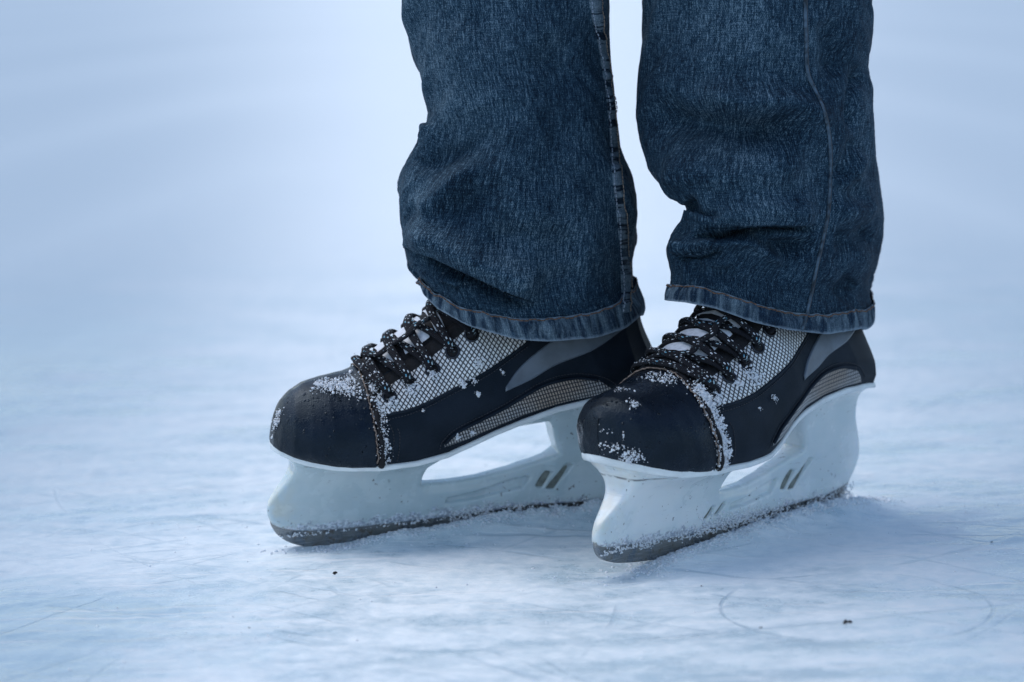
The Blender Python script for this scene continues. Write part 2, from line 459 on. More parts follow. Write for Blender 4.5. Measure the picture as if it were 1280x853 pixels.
SCRATCH += [(.215, -.24, .085, .002, .8), (-1.1, 1.35, 1.72, .002, .8)]

# ------------------------------------------------------------------ skate, in its own frame (x to the toe, y to the viewer's side, z up)
class Skate:
    pass

Z_SOLE = np.array([(-.156, .0975), (-.12, .0975), (-.097, .0965), (-.078, .096), (-.051, .092), (-.025, .085), (-.006, .079), (.014, .071), (.030, .0655),
                   (.054, .062), (.083, .0615), (.111, .064), (.136, .068), (.158, .073)])
W_SOLE = np.array([(-.156, 0), (-.1535, .010), (-.148, .019), (-.13, .029), (-.09, .033), (-.05, .032), (-.025, .0325), (0, .035), (.02, .037), (.04, .040),
                   (.06, .042), (.08, .043), (.10, .042), (.115, .0395), (.130, .034), (.141, .026), (.148, .016), (.151, .008), (.152, 0)])
def zsole(x): return np.interp(x, Z_SOLE[:, 0], Z_SOLE[:, 1])
def wsole(x): return np.interp(x, W_SOLE[:, 0], W_SOLE[:, 1])

# columns of the boot: bottom x -> top (x, z)
TOPC = np.array([(-.155, -.141, .147), (-.148, -.131, .150), (-.130, -.108, .154), (-.09, -.064, .160), (-.05, -.024, .166), (-.025, .000, .166), (0, .016, .162),
                 (.02, .033, .154), (.04, .048, .144), (.06, .065, .134), (.08, .082, .123), (.095, .096, .1170), (.115, .113, .1140), (.130, .126, .1110),
                 (.140, .135, .1065), (.147, .142, .1005), (.152, .1475, .092)])
KT = np.array([0, .06, .15, .3, .45, .6, .72, .82, .9, .96, 1.0])
K_CAP = np.array([1, 1.05, 1.08, 1.08, 1.03, .92, .79, .64, .48, .31, 0])
K_MID = np.array([1, 1.05, 1.09, 1.08, 1.00, .86, .71, .56, .42, .27, 0])
K_ARCH = np.array([1, 1.10, 1.22, 1.30, 1.26, 1.16, 1.02, .86, .68, .45, 0])
K_ANK = np.array([1, 1.08, 1.17, 1.20, 1.12, .98, .86, .76, .66, .50, 0])

def section(xb):
    k = np.array([-.06, -.01, .04, .085, .12])
    tabs = np.stack([K_ANK, K_ARCH * .55 + K_ANK * .45, K_MID * .6 + K_ARCH * .4, K_MID * .35 + K_CAP * .65, K_CAP])
    return np.stack([np.interp(xb, k, tabs[:, j]) for j in range(len(KT))], -1)

def loft(xb, t, side):
    """xb (n,), t (m,) -> (n, m, 3)"""
    xb = np.asarray(xb, float); t = np.asarray(t, float)
    zb = zsole(xb); xt = np.interp(xb, TOPC[:, 0], TOPC[:, 1]); zt = np.interp(xb, TOPC[:, 0], TOPC[:, 2])
    S = section(xb)
    # smooth profile through the table (pchip-like by catmull)
    tk = KT
    Y = np.empty((len(xb), len(t)))
    for i in range(len(xb)):
        Y[i] = np.interp(t, DT, np.interp(DT, tk, S[i]) if False else hermite(tk, S[i], DT))
    ybase = wsole(xb)
    Y = Y * ybase[:, None]
    frontness = sstep(.125, .152, xb)[:, None]; backness = sstep(-.13, -.155, xb)[:, None]
    X = xb[:, None] * (1 - t) + xt[:, None] * t + frontness * .001 * np.sin(np.pi * t) ** .8 - backness * .004 * np.sin(np.pi * t * 1.2)
    Z = zb[:, None] * (1 - t) + zt[:, None] * t
    # crown line of the toe bends over
    return np.stack([X, Y * side, Z], -1)

DT = np.linspace(0, 1, 81) ** 1.0
DT = 1 - (1 - DT) ** 1.35
def hermite(xk, yk, x):
    d = np.diff(yk) / np.diff(xk)
    m = np.zeros(len(xk)); m[0] = d[0]; m[-1] = d[-1] * 2.0
    for i in range(1, len(xk) - 1):
        m[i] = 0 if d[i-1] * d[i] <= 0 else 2 * d[i-1] * d[i] / (d[i-1] + d[i])
    i = np.clip(np.searchsorted(xk, x, side='right') - 1, 0, len(xk) - 2)
    h = xk[i+1] - xk[i]; u = (x - xk[i]) / h
    return np.maximum((2*u**3-3*u**2+1)*yk[i] + (u**3-2*u**2+u)*h*m[i] + (-2*u**3+3*u**2)*yk[i+1] + (u**3-u**2)*h*m[i+1], 0)

def loft_shell(xbs, nt=90, off=0.0):
    """closed-over strip from near sole over the crown to the far sole"""
    t = DTN(nt)
    A = loft(xbs, t, 1); B = loft(xbs, t[::-1][1:], -1)
    G = np.concatenate([A, B], 1)
    if off:
        G = G + grid_normals(G) * off
    return G
def DTN(n):
    u = np.linspace(0, 1, n); return 1 - (1 - u) ** 1.35
def grid_normals(G):
    du = np.gradient(G, axis=0); dv = np.gradient(G, axis=1)
    N = np.cross(dv, du)
    L = np.linalg.norm(N, axis=-1, keepdims=True); N = N / np.maximum(L, 1e-14)
    c = G - G.mean((0, 1))
    sgn = np.sign((N * c * np.array([.3, 1, 1])).sum(-1).sum())
    return N * sgn

def xb_samples(a, b, n):
    u = np.linspace(0, 1, n)
    # denser near the ends of the boot
    x = a + (b - a) * u
    if b > .15: x = a + (b - a) * (1 - (1 - u) ** 1.8)
    if a < -.15:
        x = a + (b - a) * (u ** 1.6)
    if a < -.15 and b > .15:
        x = a + (b - a) * (.5 - .5 * np.cos(np.pi * u))
    return x

SHELL = loft_shell(xb_samples(-.155, .152, 260), 100)
_sf = grid_faces(*SHELL.shape[:2])
SHELL_BVH = BVHTree.FromPolygons([Vector(p) for p in SHELL.reshape(-1, 3)], [tuple(int(i) for i in f) for f in _sf])

def side_hit(x, z, side=1):
    """point and normal of the boot's side at profile position x, z"""
    o = Vector((x, .12 * side, z)); h = SHELL_BVH.ray_cast(o, Vector((0, -side, 0)))
    if h[0] is None:
        h = SHELL_BVH.find_nearest(Vector((x, .02 * side, z)))
    n = h[1]
    if n.y * side < 0 and abs(n.y) > .05: n = -n
    return np.array(h[0]), np.array(n)

def crown_hit(x0, y, z0, d=(-.62, 0, -.78)):
    d = Vector(d).normalized()
    o = Vector((x0, y, z0)) - d * .08
    h = SHELL_BVH.ray_cast(o, d)
    if h[0] is None: h = SHELL_BVH.find_nearest(Vector((x0, y, z0)))
    n = h[1]
    if n.dot(d) > 0: n = -n
    return np.array(h[0]), np.array(n)

def patch(lower, upper, side, off, nu=90, nv=40, taper=.0012, rim=.0012):
    """raised panel lying on the boot's side between two profile curves"""
    Lc = catmull(lower, nu); Uc = catmull(upper, nu)
    V = np.linspace(0, 1, nv)
    # denser rows at the borders to give a rounded edge
    G = np.empty((nu, nv, 3)); UVc = np.empty((nu, nv, 2))
    for i in range(nu):
        for j in range(nv):
            p = Lc[i] * (1 - V[j]) + Uc[i] * V[j]
            q, n = side_hit(p[0], p[1], side)
            e = min(np.linalg.norm(p - Lc[i]), np.linalg.norm(p - Uc[i]),
                    np.linalg.norm(Lc[i] - Lc[0]) + .3 * taper if i < nu / 2 else np.linalg.norm(Lc[i] - Lc[-1]) + .3 * taper)
            k = min(1, e / taper); k = math.sqrt(max(0, 1 - (1 - k) ** 2))
            G[i, j] = q + n * (off * k - rim * (1 - k))
            UVc[i, j] = p
    return G.reshape(-1, 3), grid_faces(nu, nv), UVc.reshape(-1, 2)

# --- profile curves of the panels (x, z)
MESH_LOW = [(.0790, .0985), (.055, .1035), (.030, .1125), (.001, .1245), (-.0318, .1405), (-.050, .154)]
MESH_UP = [(.0850, .1080), (.069, .1185), (.050, .1285), (.032, .1395), (.015, .1500), (.000, .163)]
GREY_LOW = [(-.0100, .1090), (-.030, .1150), (-.050, .1230), (-.080, .1310), (-.108, .1400), (-.138, .1450)]
GREY_UP = [(-.0105, .1125), (-.021, .1235), (-.036, .1330), (-.058, .1430), (-.085, .1500), (-.122, .1500)]
LOW_LOW = [(.0335, .0710), (.020, .0735), (.004, .0790), (-.023, .0880), (-.053, .0945), (-.078, .0975), (-.098, .0985)]
LOW_UP = [(.0340, .0740), (.026, .0815), (.009, .0895), (-.014, .0995), (-.038, .1100), (-.062, .1135), (-.080, .1110)]

def inter_pts():
    pass

# --- white holder by signed distance
def poly_sdf(poly, X, Z):
    P = np.asarray(poly, float); d = np.full(X.shape, 1e9); s = np.ones(X.shape)
    n = len(P)
    for i in range(n):
        a = P[i]; b = P[i - 1]; e = b - a
        wx = X - a[0]; wz = Z - a[1]
        t = np.clip((wx * e[0] + wz * e[1]) / (e @ e), 0, 1)
        d = np.minimum(d, (wx - e[0] * t) ** 2 + (wz - e[1] * t) ** 2)
        c1 = Z >= a[1]; c2 = Z < b[1]; c3 = e[0] * wz > e[1] * wx
        flip = (c1 & c2 & c3) | (~c1 & ~c2 & ~c3)
        s = np.where(flip, -s, s)
    return np.sqrt(d) * s

def smax(a, b, k):
    h = np.clip(.5 + .5 * (a - b) / k, 0, 1); return b + (a - b) * h + k * h * (1 - h)

def sdf_mesh(F, org, vox):
    g = openvdb.FloatGrid(float(F.max()))
    g.copyFromArray(np.ascontiguousarray(F.astype(np.float32)))
    r = g.convertToPolygons(0.0, 0.0)
    pts = r[0].astype(float) * vox + org
    tris, quads = (r[1], r[2]) if r[1].shape[1] == 3 else (r[2], r[1])
    return pts, tris, quads

TZ = [.0, .004, .014, .024, .035, .050, .075]; TW = [.0034, .0042, .0062, .0068, .0088, .0115, .0135]
def build_holder(slots):
    vox = .0009
    x = np.arange(-.168, .170, vox); z = np.arange(-.004, .108, vox); y = np.arange(-.054, .0541, vox)
    X2, Z2 = np.meshgrid(x, z, indexing='ij')
    outer = catmull([(.1505, .012), (.1535, .020), (.1525, .028), (.1465, .037), (.1395, .046), (.1370, .052), (.1385, .058), (.1450, .0645)], 40).tolist()
    tx = np.linspace(.149, -.145, 60); outer += [(a, zsole(a) - .003) for a in tx]
    outer += catmull([(-.146, .093), (-.136, .086), (-.130, .078), (-.1275, .068), (-.1300, .058), (-.1350, .048), (-.1395, .039), (-.1395, .031), (-.136, .024), (-.131, .018)], 30).tolist()
    outer += [(-.126, .013), (-.100, .008), (0, .004), (.061, .003), (.095, .0032), (.117, .004), (.135, .006), (.145, .009)]
    win = [(.0425, .0315), (.041, .038), (.038, .0435), (.031, .048), (.024, .0525), (.011, .0595), (-.007, .0675), (-.025, .0725), (-.051, .0745), (-.0535, .070),
           (-.055, .061), (-.0585, .0505), (-.052, .0465), (-.043, .0425), (-.025, .0365), (-.001, .0325), (.023, .0312)]
    d = poly_sdf(outer, X2, Z2)
    w = poly_sdf(win, X2, Z2)
    d = smax(d, -w, .002)
    q = zsole(X2) - .004 - Z2
    T0 = np.interp(Z2, TZ, TW)
    T0 = T0 * (1 - .24 * sstep(.045, .035, X2) * sstep(-.058, -.048, X2) * sstep(.018, .026, Z2))
    nose = np.sqrt(np.clip(1 - ((X2 - .112) / .045) ** 2, .02, 1)); nose = np.where(X2 > .112, nose, 1)
    tail = np.sqrt(np.clip(1 - ((X2 + .105) / .038) ** 2, .02, 1)); tail = np.where(X2 < -.105, tail, 1)
    T0 = T0 * (.25 + .75 * nose) * (.25 + .75 * tail)
    # rail under the window: shoulder
    T0 = T0 + .0015 * np.exp(-((Z2 - (.024 + .0002)) / .003) ** 2) * sstep(.05, .03, X2) * sstep(-.06, -.03, X2)
    T0 = T0 - .0016 * np.exp(-((q - .0042) / .0011) ** 2) * sstep(.02, .05, X2)
    fl = np.exp(-(np.clip(q, 0, 1) / .0065) ** 1.15)
    T = T0 + np.clip(wsole(X2) - .003 - T0, 0, .04) * fl
    def recess(poly, depth, soft=.0012):
        nonlocal T
        T = T - depth * (1 - sstep(-soft, soft * .6, poly_sdf(poly, X2, Z2)))
    recess([(.024, .0155), (.023, .0195), (.0, .0225), (-.038, .0305), (-.0405, .0290), (-.035, .0205), (.0, .0165)], .0040 if len(slots) > 2 else .0032)
    for qd in slots: recess(qd, .0040)
    F = np.empty((len(x), len(y), len(z)))
    for j, yy in enumerate(y):
        F[:, j, :] = smax(d, abs(yy) - T, .0035)
    F = np.clip(F, -.003, .003)
    return sdf_mesh(F, np.array([x[0], y[0], z[0]]), vox)

SLOTS = [[(-.0450, .0215), (-.0500, .0210), (-.0560, .0345), (-.0510, .0350)], [(-.0530, .0200), (-.0585, .0200), (-.0700, .0415), (-.0645, .0420)],
         [(.0525, .0130), (.0480, .0125), (.0425, .0200), (.0460, .0215)], [(.0420, .0140), (.0375, .0135), (.0300, .0215), (.0340, .0225)]]

def build_plate():
    vox = .0008
    x = np.arange(-.168, .170, vox); z = np.arange(.05, .110, vox); y = np.arange(-.054, .0541, vox)
    X, Y, Z = np.meshgrid(x, y, z, indexing='ij')
    # distance to the plan outline, lip 2.5 mm proud of the boot
    pl = [(a, b) for a, b in W_SOLE] + [(a, -b) for a, b in W_SOLE[::-1][1:-1]]
    X2, Y2 = np.meshgrid(x, y, indexing='ij')
    dpl = poly_sdf(pl, X2, Y2) - .0016
    zc = zsole(X) - .0022
    th = .0023 + .0006 * sstep(.06, .14, X)
    F = smax(np.broadcast_to(dpl[:, :, None], X.shape), np.abs(Z - zc) - th, .0020)
    return sdf_mesh(np.clip(F, -.003, .003), np.array([x[0], y[0], z[0]]), vox)

HOLDER = build_holder(SLOTS); HOLDER2 = build_holder(SLOTS[:2])
PLATE = build_plate()

# --- frame of each skate on the ice
def make_frame(Xp, Yp, a, roll, pit, ctrl):
    S = Skate()
    S.fw = np.array([-math.cos(a), -math.sin(a), 0]); S.sd = np.array([math.sin(a), -math.cos(a), 0]); S.o = np.array([Xp, Yp, GZ])
    S.roll, S.pit = roll, pit
    def rigid(P):
        P = np.asarray(P, float); x, y, z = P[..., 0], P[..., 1], P[..., 2]
        x, z = x * math.cos(pit) - z * math.sin(pit), x * math.sin(pit) + z * math.cos(pit)
        y, z = y * math.cos(roll) + z * math.sin(roll), z * math.cos(roll) - y * math.sin(roll)
        return S.o + x[..., None] * S.fw + y[..., None] * S.sd + z[..., None] * np.array([0, 0, 1.])
    S.rigid = rigid
    def back(px, y):
        g = np.array([0., .08])
        for _ in range(12):
            f = lambda g: proj(rigid(np.array([g[0], y, g[1]]))) - px
            r0 = f(g); J = np.stack([(f(g + [1e-5, 0]) - r0) / 1e-5, (f(g + [0, 1e-5]) - r0) / 1e-5], 1)
            g = g - np.linalg.solve(J, r0)
        return g
    S.back = back
    # gentle individual deformation: each skate keeps its own wear and bend
    C = np.array([c[0] for c in ctrl]); D = []
    for c, px in ctrl:
        D.append(back(np.array(px, float), c[1]) - np.array([c[0], c[2]]))
    D = np.array(D); sig = .028
    K = np.exp(-((C[:, None] - C[None]) ** 2).sum(-1) / (2 * sig ** 2))
    Wt = np.linalg.solve(K + .25 * np.eye(len(C)), D)
    print('warp max mm', np.abs(D).max() * 1000)
    def W(P):
        P = np.asarray(P, float); sh = P.shape; Q = P.reshape(-1, 3)
        out = np.empty_like(Q)
        Cn = C.copy(); Cn[:, 1] = 0; Qn = Q.copy(); Qn[:, 1] = 0
        for i in range(0, len(Q), 50000):
            q = Qn[i:i + 50000]
            k = np.exp(-((q[:, None, [0, 2]] - C[None][:, :, [0, 2]]) ** 2).sum(-1) / (2 * sig ** 2))
            d = k @ Wt
            out[i:i + 50000] = Q[i:i + 50000]; out[i:i + 50000, 0] += d[:, 0]; out[i:i + 50000, 2] += d[:, 1]
        return rigid(out.reshape(sh))
    S.W = W
    return S

CAN = dict(steel_tip=(.151, 0, .012), win_fb=(.0425, .008, .0315), slot2t=(-.0673, .0075, .0418), slot2b=(-.0555, .0075, .020), slot1t=(-.0535, .008, .0348), slot1b=(-.0475, .0075, .0213),
           capb=(.084, .042, .0635), rearmesh=(.0337, .043, .0725), grey=(-.0103, .041, .1108), meshfb=(.079, .038, .0985),
           e1=(.0727, .0235, .1114), e2=(.0573, .0249, .1195), e3=(.0408, .0253, .1277), e4=(.0256, .0261, .1383), e5=(.0112, .0268, .148), btop=(-.0318, .0366, .1404),
           heel=(-.155, 0, .110), heelt=(-.148, 0, .137), crown=(.130, -.014, .1105), crown2=(.143, -.008, .1015), tipb=(.148, -.018, .079), plb=(.1485, -.018, .069), tip=(.153, 0, .079), steelb=(.124, .0016, -.0078))
PXA = dict(steel_tip=(338, 655), win_fb=(527, 607), slot2t=(712, 580), slot2b=(686, 613), slot1t=(688, 590), slot1b=(673, 607), capb=(472, 578), rearmesh=(555, 557), grey=(632, 488),
           meshfb=(478, 520), e1=(481, 488), e2=(508, 475), e3=(536, 458), e4=(562, 434), e5=(587, 416), btop=(665, 428), tip=(340, 540), steelb=(385, 685), heel=(812, 440), heelt=(800, 400), crown2=(352, 497))
PXB = dict(win_fb=(900, 612), slot2t=(1013, 573), slot2b=(989, 611), slot1t=(994, 586), slot1b=(977, 614), capb=(890, 583), rearmesh=(968, 558), grey=(1006, 472),
           meshfb=(882, 508), e1=(877, 486), e2=(898, 466), e3=(919, 453), e4=(939, 431), e5=(957, 411), btop=(1018, 418), heel=(1064, 455), heelt=(1064, 415), crown=(756, 492), crown2=(741, 504), tipb=(728, 540), plb=(737, 576), steelb=(768, 703))
SK_A = make_frame(-.0294141, 0, .2743558, .1288009, -.0111855, [(CAN[k], PXA[k]) for k in PXA])
SK_B = make_frame(.1570600, -.0448452, .8132906, .0407369, .0140162, [(CAN[k], PXB[k]) for k in PXB])

M = {}
M['leather'] = mat_leather(); M['panel'] = mat_panel()
M['weave'] = mat_weave('silver_weave', .0026, .0026, R(52), (.30, .30), 0, .15)
M['weave_low'] = mat_weave('silver_rib_weave', .0021, .0030, R(8), (.42, .26), .55, -.25, (.50, .50, .50))
M['grey'] = mat_plain('slate_grey_vinyl', (.115, .145, .18), .42, 0, 60, .18)
M['holder'] = mat_holder(False); M['holder_d'] = mat_holder(True)
M['plate'] = mat_plain('white_sole_plastic', (.74, .79, .80), .35, 0, 45, .10)
M['steel'] = mat_steel(); M['lace'] = mat_lace(); M['snow'] = mat_snow()
M['tongue'] = mat_plain('black_felt', (.006, .0065, .009), .9, 0, 700, .5, .6)
M['label'] = mat_plain('pale_tongue_patch', (.62, .66, .72), .6, 0, 300, .12)
M['eyelet'] = mat_plain('black_eyelet_metal', (.03, .035, .045), .22, .7, 300, .3)
M['hole'] = mat_plain('dark_eyelet_hole', (.004, .004, .005), .8)
M['thread'] = mat_plain('dark_thread', (.035, .04, .05), .7, 0, 500, .3)
M['fray'] = mat_plain('frayed_tan_thread', (.22, .17, .14), .8, 0, 500, .4)
M['slot'] = mat_plain('grimy_recess', (.165, .185, .165), .6, 0, 200, .3)
M['denim'] = mat_denim('leg'); M['denim_hem'] = mat_denim('hem'); M['denim_seam'] = mat_denim('seam')
M['rust_thread'] = mat_plain('rust_brown_thread', (.14, .075, .045), .75, 0, 900, .5)
M['blue_thread'] = mat_plain('pale_blue_thread', (.28, .34, .42), .75, 0, 900, .4)
M['tan_thread'] = mat_plain('tan_thread', (.26, .21, .17), .75, 0, 900, .4)
M['worn_ridge'] = mat_plain('worn_denim_ridge', (.050, .082, .115), .9, 0, 160, .75, .5)
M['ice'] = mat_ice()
M['groundsnow'] = mat_snow('scraped_snow', 260)
M['debris'] = mat_plain('dark_debris', (.02, .018, .016), .8)
M['sock'] = mat_plain('grey_sock', (.08, .08, .09), .9, 0, 400, .3)

ICO = None
def ico():
    global ICO
    if ICO is None:
        bm = bmesh.new(); bmesh.ops.create_icosphere(bm, subdivisions=1, radius=1)
        ICO = (np.array([v.co for v in bm.verts]), np.array([[v.index for v in f.verts] for f in bm.faces])); bm.free()
    return ICO
def crystals(points, sizes, seed=1, squash=1.0):
    """irregular little lumps of snow as one mesh"""
    r = np.random.default_rng(seed); V0, F0 = ico(); out = []
    for p, s in zip(points, sizes):
        q, _ = np.linalg.qr(r.normal(size=(3, 3)))
        v = (V0 * (1 + r.uniform(-.35, .35, (len(V0), 1)))) * r.uniform(.6, 1.2, 3) @ q
        out.append((v * s * np.array([1, 1, squash]) + p, F0))
    return merge(out)

def build_skate(S, label, snow_spec, dark, seed):
    root_loc = S.rigid(np.array([0, 0, -GZ])); root_loc[2] = 0
    root = empty('ice_skate', root_loc, label, 'ice skate', 'hockey skates worn on the ice')
    r = np.random.default_rng(seed)
    # boot shell
    G = SHELL; o = mesh_obj('boot_shell', S.W(G).reshape(-1, 3), grid_faces(*G.shape[:2]), M['panel'], root)
    shell = o
    # toe cap, with an open thick rear edge
    xs = xb_samples(.0835, .152, 110)
    C = loft_shell(xs, 80)
    N = grid_normals(C)
    u = (xs - xs[0])[:, None]
    lift = .0020 * np.sqrt(np.clip(u / .0022, 0, 1)) * np.ones(C.shape[:2])
    tt = np.abs(np.linspace(-1, 1, C.shape[1]))[None]
    dents = .0011 * fbm(C[..., 0] * 45 + 3 * seed, (C[..., 1] + C[..., 2]) * 45, 3, seed)
    C2 = C + N * (lift + dents * np.clip(u / .01, 0, 1))[..., None]
    C2[0] = C[0] - N[0] * .001
    cap = mesh_obj('toe_cap', S.W(C2).reshape(-1, 3), grid_faces(*C2.shape[:2]), M['leather'], root)
    cap_bvh = BVHTree.FromPolygons([Vector(p) for p in S.W(C2).reshape(-1, 3)], [tuple(int(i) for i in f) for f in grid_faces(*C2.shape[:2])])
    # welt that follows the rear edge of the cap
    e = loft_shell(np.array([.0805, .0815, .0825]), 70)
    n = grid_normals(e)[1]; e = e[1]
    wob = .0009 * np.sin(np.linspace(0, 60, len(e)))[:, None] * n
    V, F = tube(S.W(e + n * .0012 + wob * .5), .0023, 10, .8)
    welt = mesh_obj('seam_welt', V, F, M['tongue'], root)
    e2 = loft_shell(np.array([.0838, .0848, .0858]), 70); n2 = grid_normals(e2)[1]; e2 = e2[1]
    k = slice(4, len(e2) - 4)
    V, F = tube(S.W(e2 + n2 * .0029 + .0004 * r.normal(size=e2.shape))[k], .00055, 6)
    mesh_obj('frayed_edge', V, F, M['fray'], cap)
    # side panels, both sides
    for sd in (1, -1):
        v, f, uv = patch(MESH_LOW, MESH_UP, sd, .0011, 120, 46)
        mesh_obj('silver_mesh_panel', S.W(v), f, M['weave'], root, uv=uv)
        v, f, uv = patch(LOW_LOW, LOW_UP, sd, .0004, 100, 26, .001, .0)
        mesh_obj('silver_arch_panel', S.W(v), f, M['weave_low'], root, uv=uv)
        v, f, uv = patch(GREY_LOW, GREY_UP, sd, .0012, 100, 26)
        mesh_obj('grey_stripe', S.W(v), f, M['grey'], root, uv=uv)
        # rolled borders round the panels
        for crv, rad in ((MESH_LOW, .0011), (LOW_UP, .0013)):
            c = catmull(crv, 70); pts = []
            for p in c:
                q, nn = side_hit(p[0], p[1] + (.0 if crv is LOW_UP else -.0004), sd); pts.append(q + nn * .0006)
            V, F = tube(S.W(np.array(pts)), rad, 8)
            mesh_obj('piping', V, F, M['panel'], root)
        # eyestay binding along the top of the mesh
        c = catmull(MESH_UP, 60); lo = []; hi = []
        G = np.empty((60, 10, 3))
        for i, p in enumerate(c):
            q0, n0 = side_hit(p[0] - .0006, p[1] - .001, sd)
            for j in range(10):
                w = j / 9
                yy = max(.0, abs(q0[1]) - .0075 * w) * sd
                q, nn = crown_hit(p[0] + .006 * w, yy, p[1] + .004 * w) if j else (q0, n0)
                G[i, j] = q + nn * (.0016 * math.sin(math.pi * min(1, .15 + w * .85)) ** .5)
        mesh_obj('eyestay', S.W(G).reshape(-1, 3), grid_faces(60, 10), M['tongue'], root)
        # toe-side stitching lines on the black quarter
        for line in ([(.0745, .0640), (.0735, .075), (.0730, .0865), (.0760, .0950)], [(.0700, .0640), (.0690, .075), (.0685, .0860), (.0705, .0920)],
                     [(.0770, .0955), (.055, .1005), (.030, .1095), (.001, .1215), (-.0318, .1375)], [(.037, .070), (.036, .076), (.027, .0845), (.009, .0925), (-.014, .1025), (-.038, .113), (-.062, .1165), (-.085, .112), (-.103, .1)]):
            parts = []; c = catmull(line, 80); L = np.linalg.norm(np.diff(c, axis=0), axis=1).sum(); nst = int(L / .0022)
            c = catmull(line, nst * 3)
            for s_ in range(nst - 1):
                pp = []
                for p in (c[s_ * 3], c[s_ * 3 + 2]):
                    q, nn = side_hit(p[0], p[1], sd); pp.append(q + nn * .00035)
                parts.append(tube(S.W(np.array([pp[0], (pp[0] + pp[1]) / 2, pp[1]])), .00032, 4))
            V, F = merge(parts); mesh_obj('stitching', V, F, M['thread'], root)
    # tongue: a padded tongue standing a little proud between the eyestays
    xs = np.linspace(-.03, .0815, 60); t = np.linspace(.90, 1, 14)
    A = loft(xs, t, 1); B = loft(xs, t[::-1][1:], -1); T = np.concatenate([A, B], 1); N = grid_normals(T)
    if N[:, :, 2].mean() < 0: N = -N
    yy = np.abs(T[..., 1]) / (np.abs(T[..., 1]).max(1, keepdims=True) + 1e-9)
    T2 = T + N * (.0046 * (1 - yy ** 3) - .0006)[..., None]
    tongue = mesh_obj('tongue', S.W(T2).reshape(-1, 3), grid_faces(*T2.shape[:2]), M['tongue'], root)
    # pale patches on the tongue between the laces
    for (xa, xb_) in ((.066, .0545), (.049, .040), (.035, .027), (.021, .014)):
        xs2 = np.linspace(xb_, xa, 10); t = np.linspace(.925, 1, 10)
        A = loft(xs2, t, 1); B = loft(xs2, t[::-1][1:], -1); P_ = np.concatenate([A, B], 1); N = grid_normals(P_)
        if N[:, :, 2].mean() < 0: N = -N
        yy = np.abs(P_[..., 1]) / (np.abs(P_[..., 1]).max(1, keepdims=True) + 1e-9)
        P2 = P_ + N * (.0046 * (1 - (yy * .8) ** 3) + .0005)[..., None]
        mesh_obj('tongue_patch', S.W(P2).reshape(-1, 3), grid_faces(*P2.shape[:2]), M['label'], tongue)
    # eyelets
    EY = [(.0727, .1114), (.0573, .1195), (.0408, .1277), (.0256, .1383), (.0112, .148)]
    epos = {}
    for sd in (1, -1):
        for i, (ex, ez) in enumerate(EY):
            q, nn = side_hit(ex - .001, ez - .0015, sd); q = q + nn * .0012
            epos[(i, sd)] = (q, nn)
            t1 = np.cross(nn, [0, 0, 1.]); t1 /= np.linalg.norm(t1); t2 = np.cross(nn, t1)
            a = np.linspace(0, 2 * np.pi, 25)[:-1]
            ringp = q + .0044 * (np.cos(a)[:, None] * t1 + np.sin(a)[:, None] * t2)
            b = np.linspace(0, 2 * np.pi, 9)[:-1]
            rad = (ringp - q) / .0044
            V = ringp[:, None] + .0010 * (np.cos(b)[None, :, None] * rad[:, None] + np.sin(b)[None, :, None] * nn)
            F = []
            for ii in range(24):
                for jj in range(8): F.append((ii * 8 + jj, ((ii + 1) % 24) * 8 + jj, ((ii + 1) % 24) * 8 + (jj + 1) % 8, ii * 8 + (jj + 1) % 8))
            ey = mesh_obj('eyelet', S.W(V).reshape(-1, 3), np.array(F), M['eyelet'], root)
            disc = np.concatenate([[q + nn * .0003], q + nn * .0003 + .0042 * (np.cos(a)[:, None] * t1 + np.sin(a)[:, None] * t2)])
            mesh_obj('eyelet_hole', S.W(disc), [(0, 1 + k_, 1 + (k_ + 1) % 24) for k_ in range(24)], M['hole'], ey)
    # laces
    strands = []
    lace_pts = []
    def strand(i, si, j, sj, bow, lift=.0042, rad=.0026, sag=0.0):
        q0, n0 = epos[(i, si)]; q1, n1 = epos[(j, sj)]
        pts = [q0 - n0 * .002, q0 + n0 * .0030 + np.array([.0006, -si * .0015, .001])]
        nn_ = 13
        for k_ in range(1, nn_):
            w = k_ / nn_
            y = q0[1] * (1 - w) + q1[1] * w
            base = q0 * (1 - w) + q1 * w
            arch = math.sin(math.pi * w)
            h, nn = crown_hit(base[0] + .010 * arch, y, base[2] + .010 * arch)
            h = h + np.array([1, 0, -.55]) * bow * arch
            h2, nn = crown_hit(h[0], y, h[2] + .003)
            up = lift + .003 * arch ** .7 + .0007 * math.sin(k_ * 2.1 + i + seed)
            pts.append(h2 + nn * up)
        pts += [q1 + n1 * .0030 + np.array([.0006, -sj * .0015, .001]), q1 - n1 * .002]
        P_ = catmull(S.W(np.array(pts)), 90)
        kk = np.hanning(17); kk /= kk.sum(); Q_ = np.stack([np.convolve(np.pad(P_[:, j], 8, 'edge'), kk, 'valid') for j in range(3)], 1)
        wE = np.minimum(1, np.minimum(np.arange(90), np.arange(90)[::-1]) / 12.)[:, None]; P_ = P_ * (1 - wE) + Q_ * wE
        strands.append((P_, rad)); lace_pts.append(P_)
    strand(0, 1, 0, -1, .003, .0040)
    for i in range(4):
        strand(i, -1, i + 1, 1, .000, .0026)
        strand(i, 1, i + 1, -1, .002, .0052)
    # the ends: two strands leave the top eyelets and vanish under the hem, one loose loop crosses the front
    for sd in (1, -1):
        q, nn = epos[(4, sd)]
        pts = [q - nn * .002, q + nn * .003]
        for w in (.25, .5, .75, 1.0):
            h, n3 = crown_hit(q[0] - .026 * w, q[1] * (1 - .8 * w), q[2] + .030 * w)
            pts.append(h + n3 * .002)
        strands.append((catmull(S.W(np.array(pts)), 50), .0029))
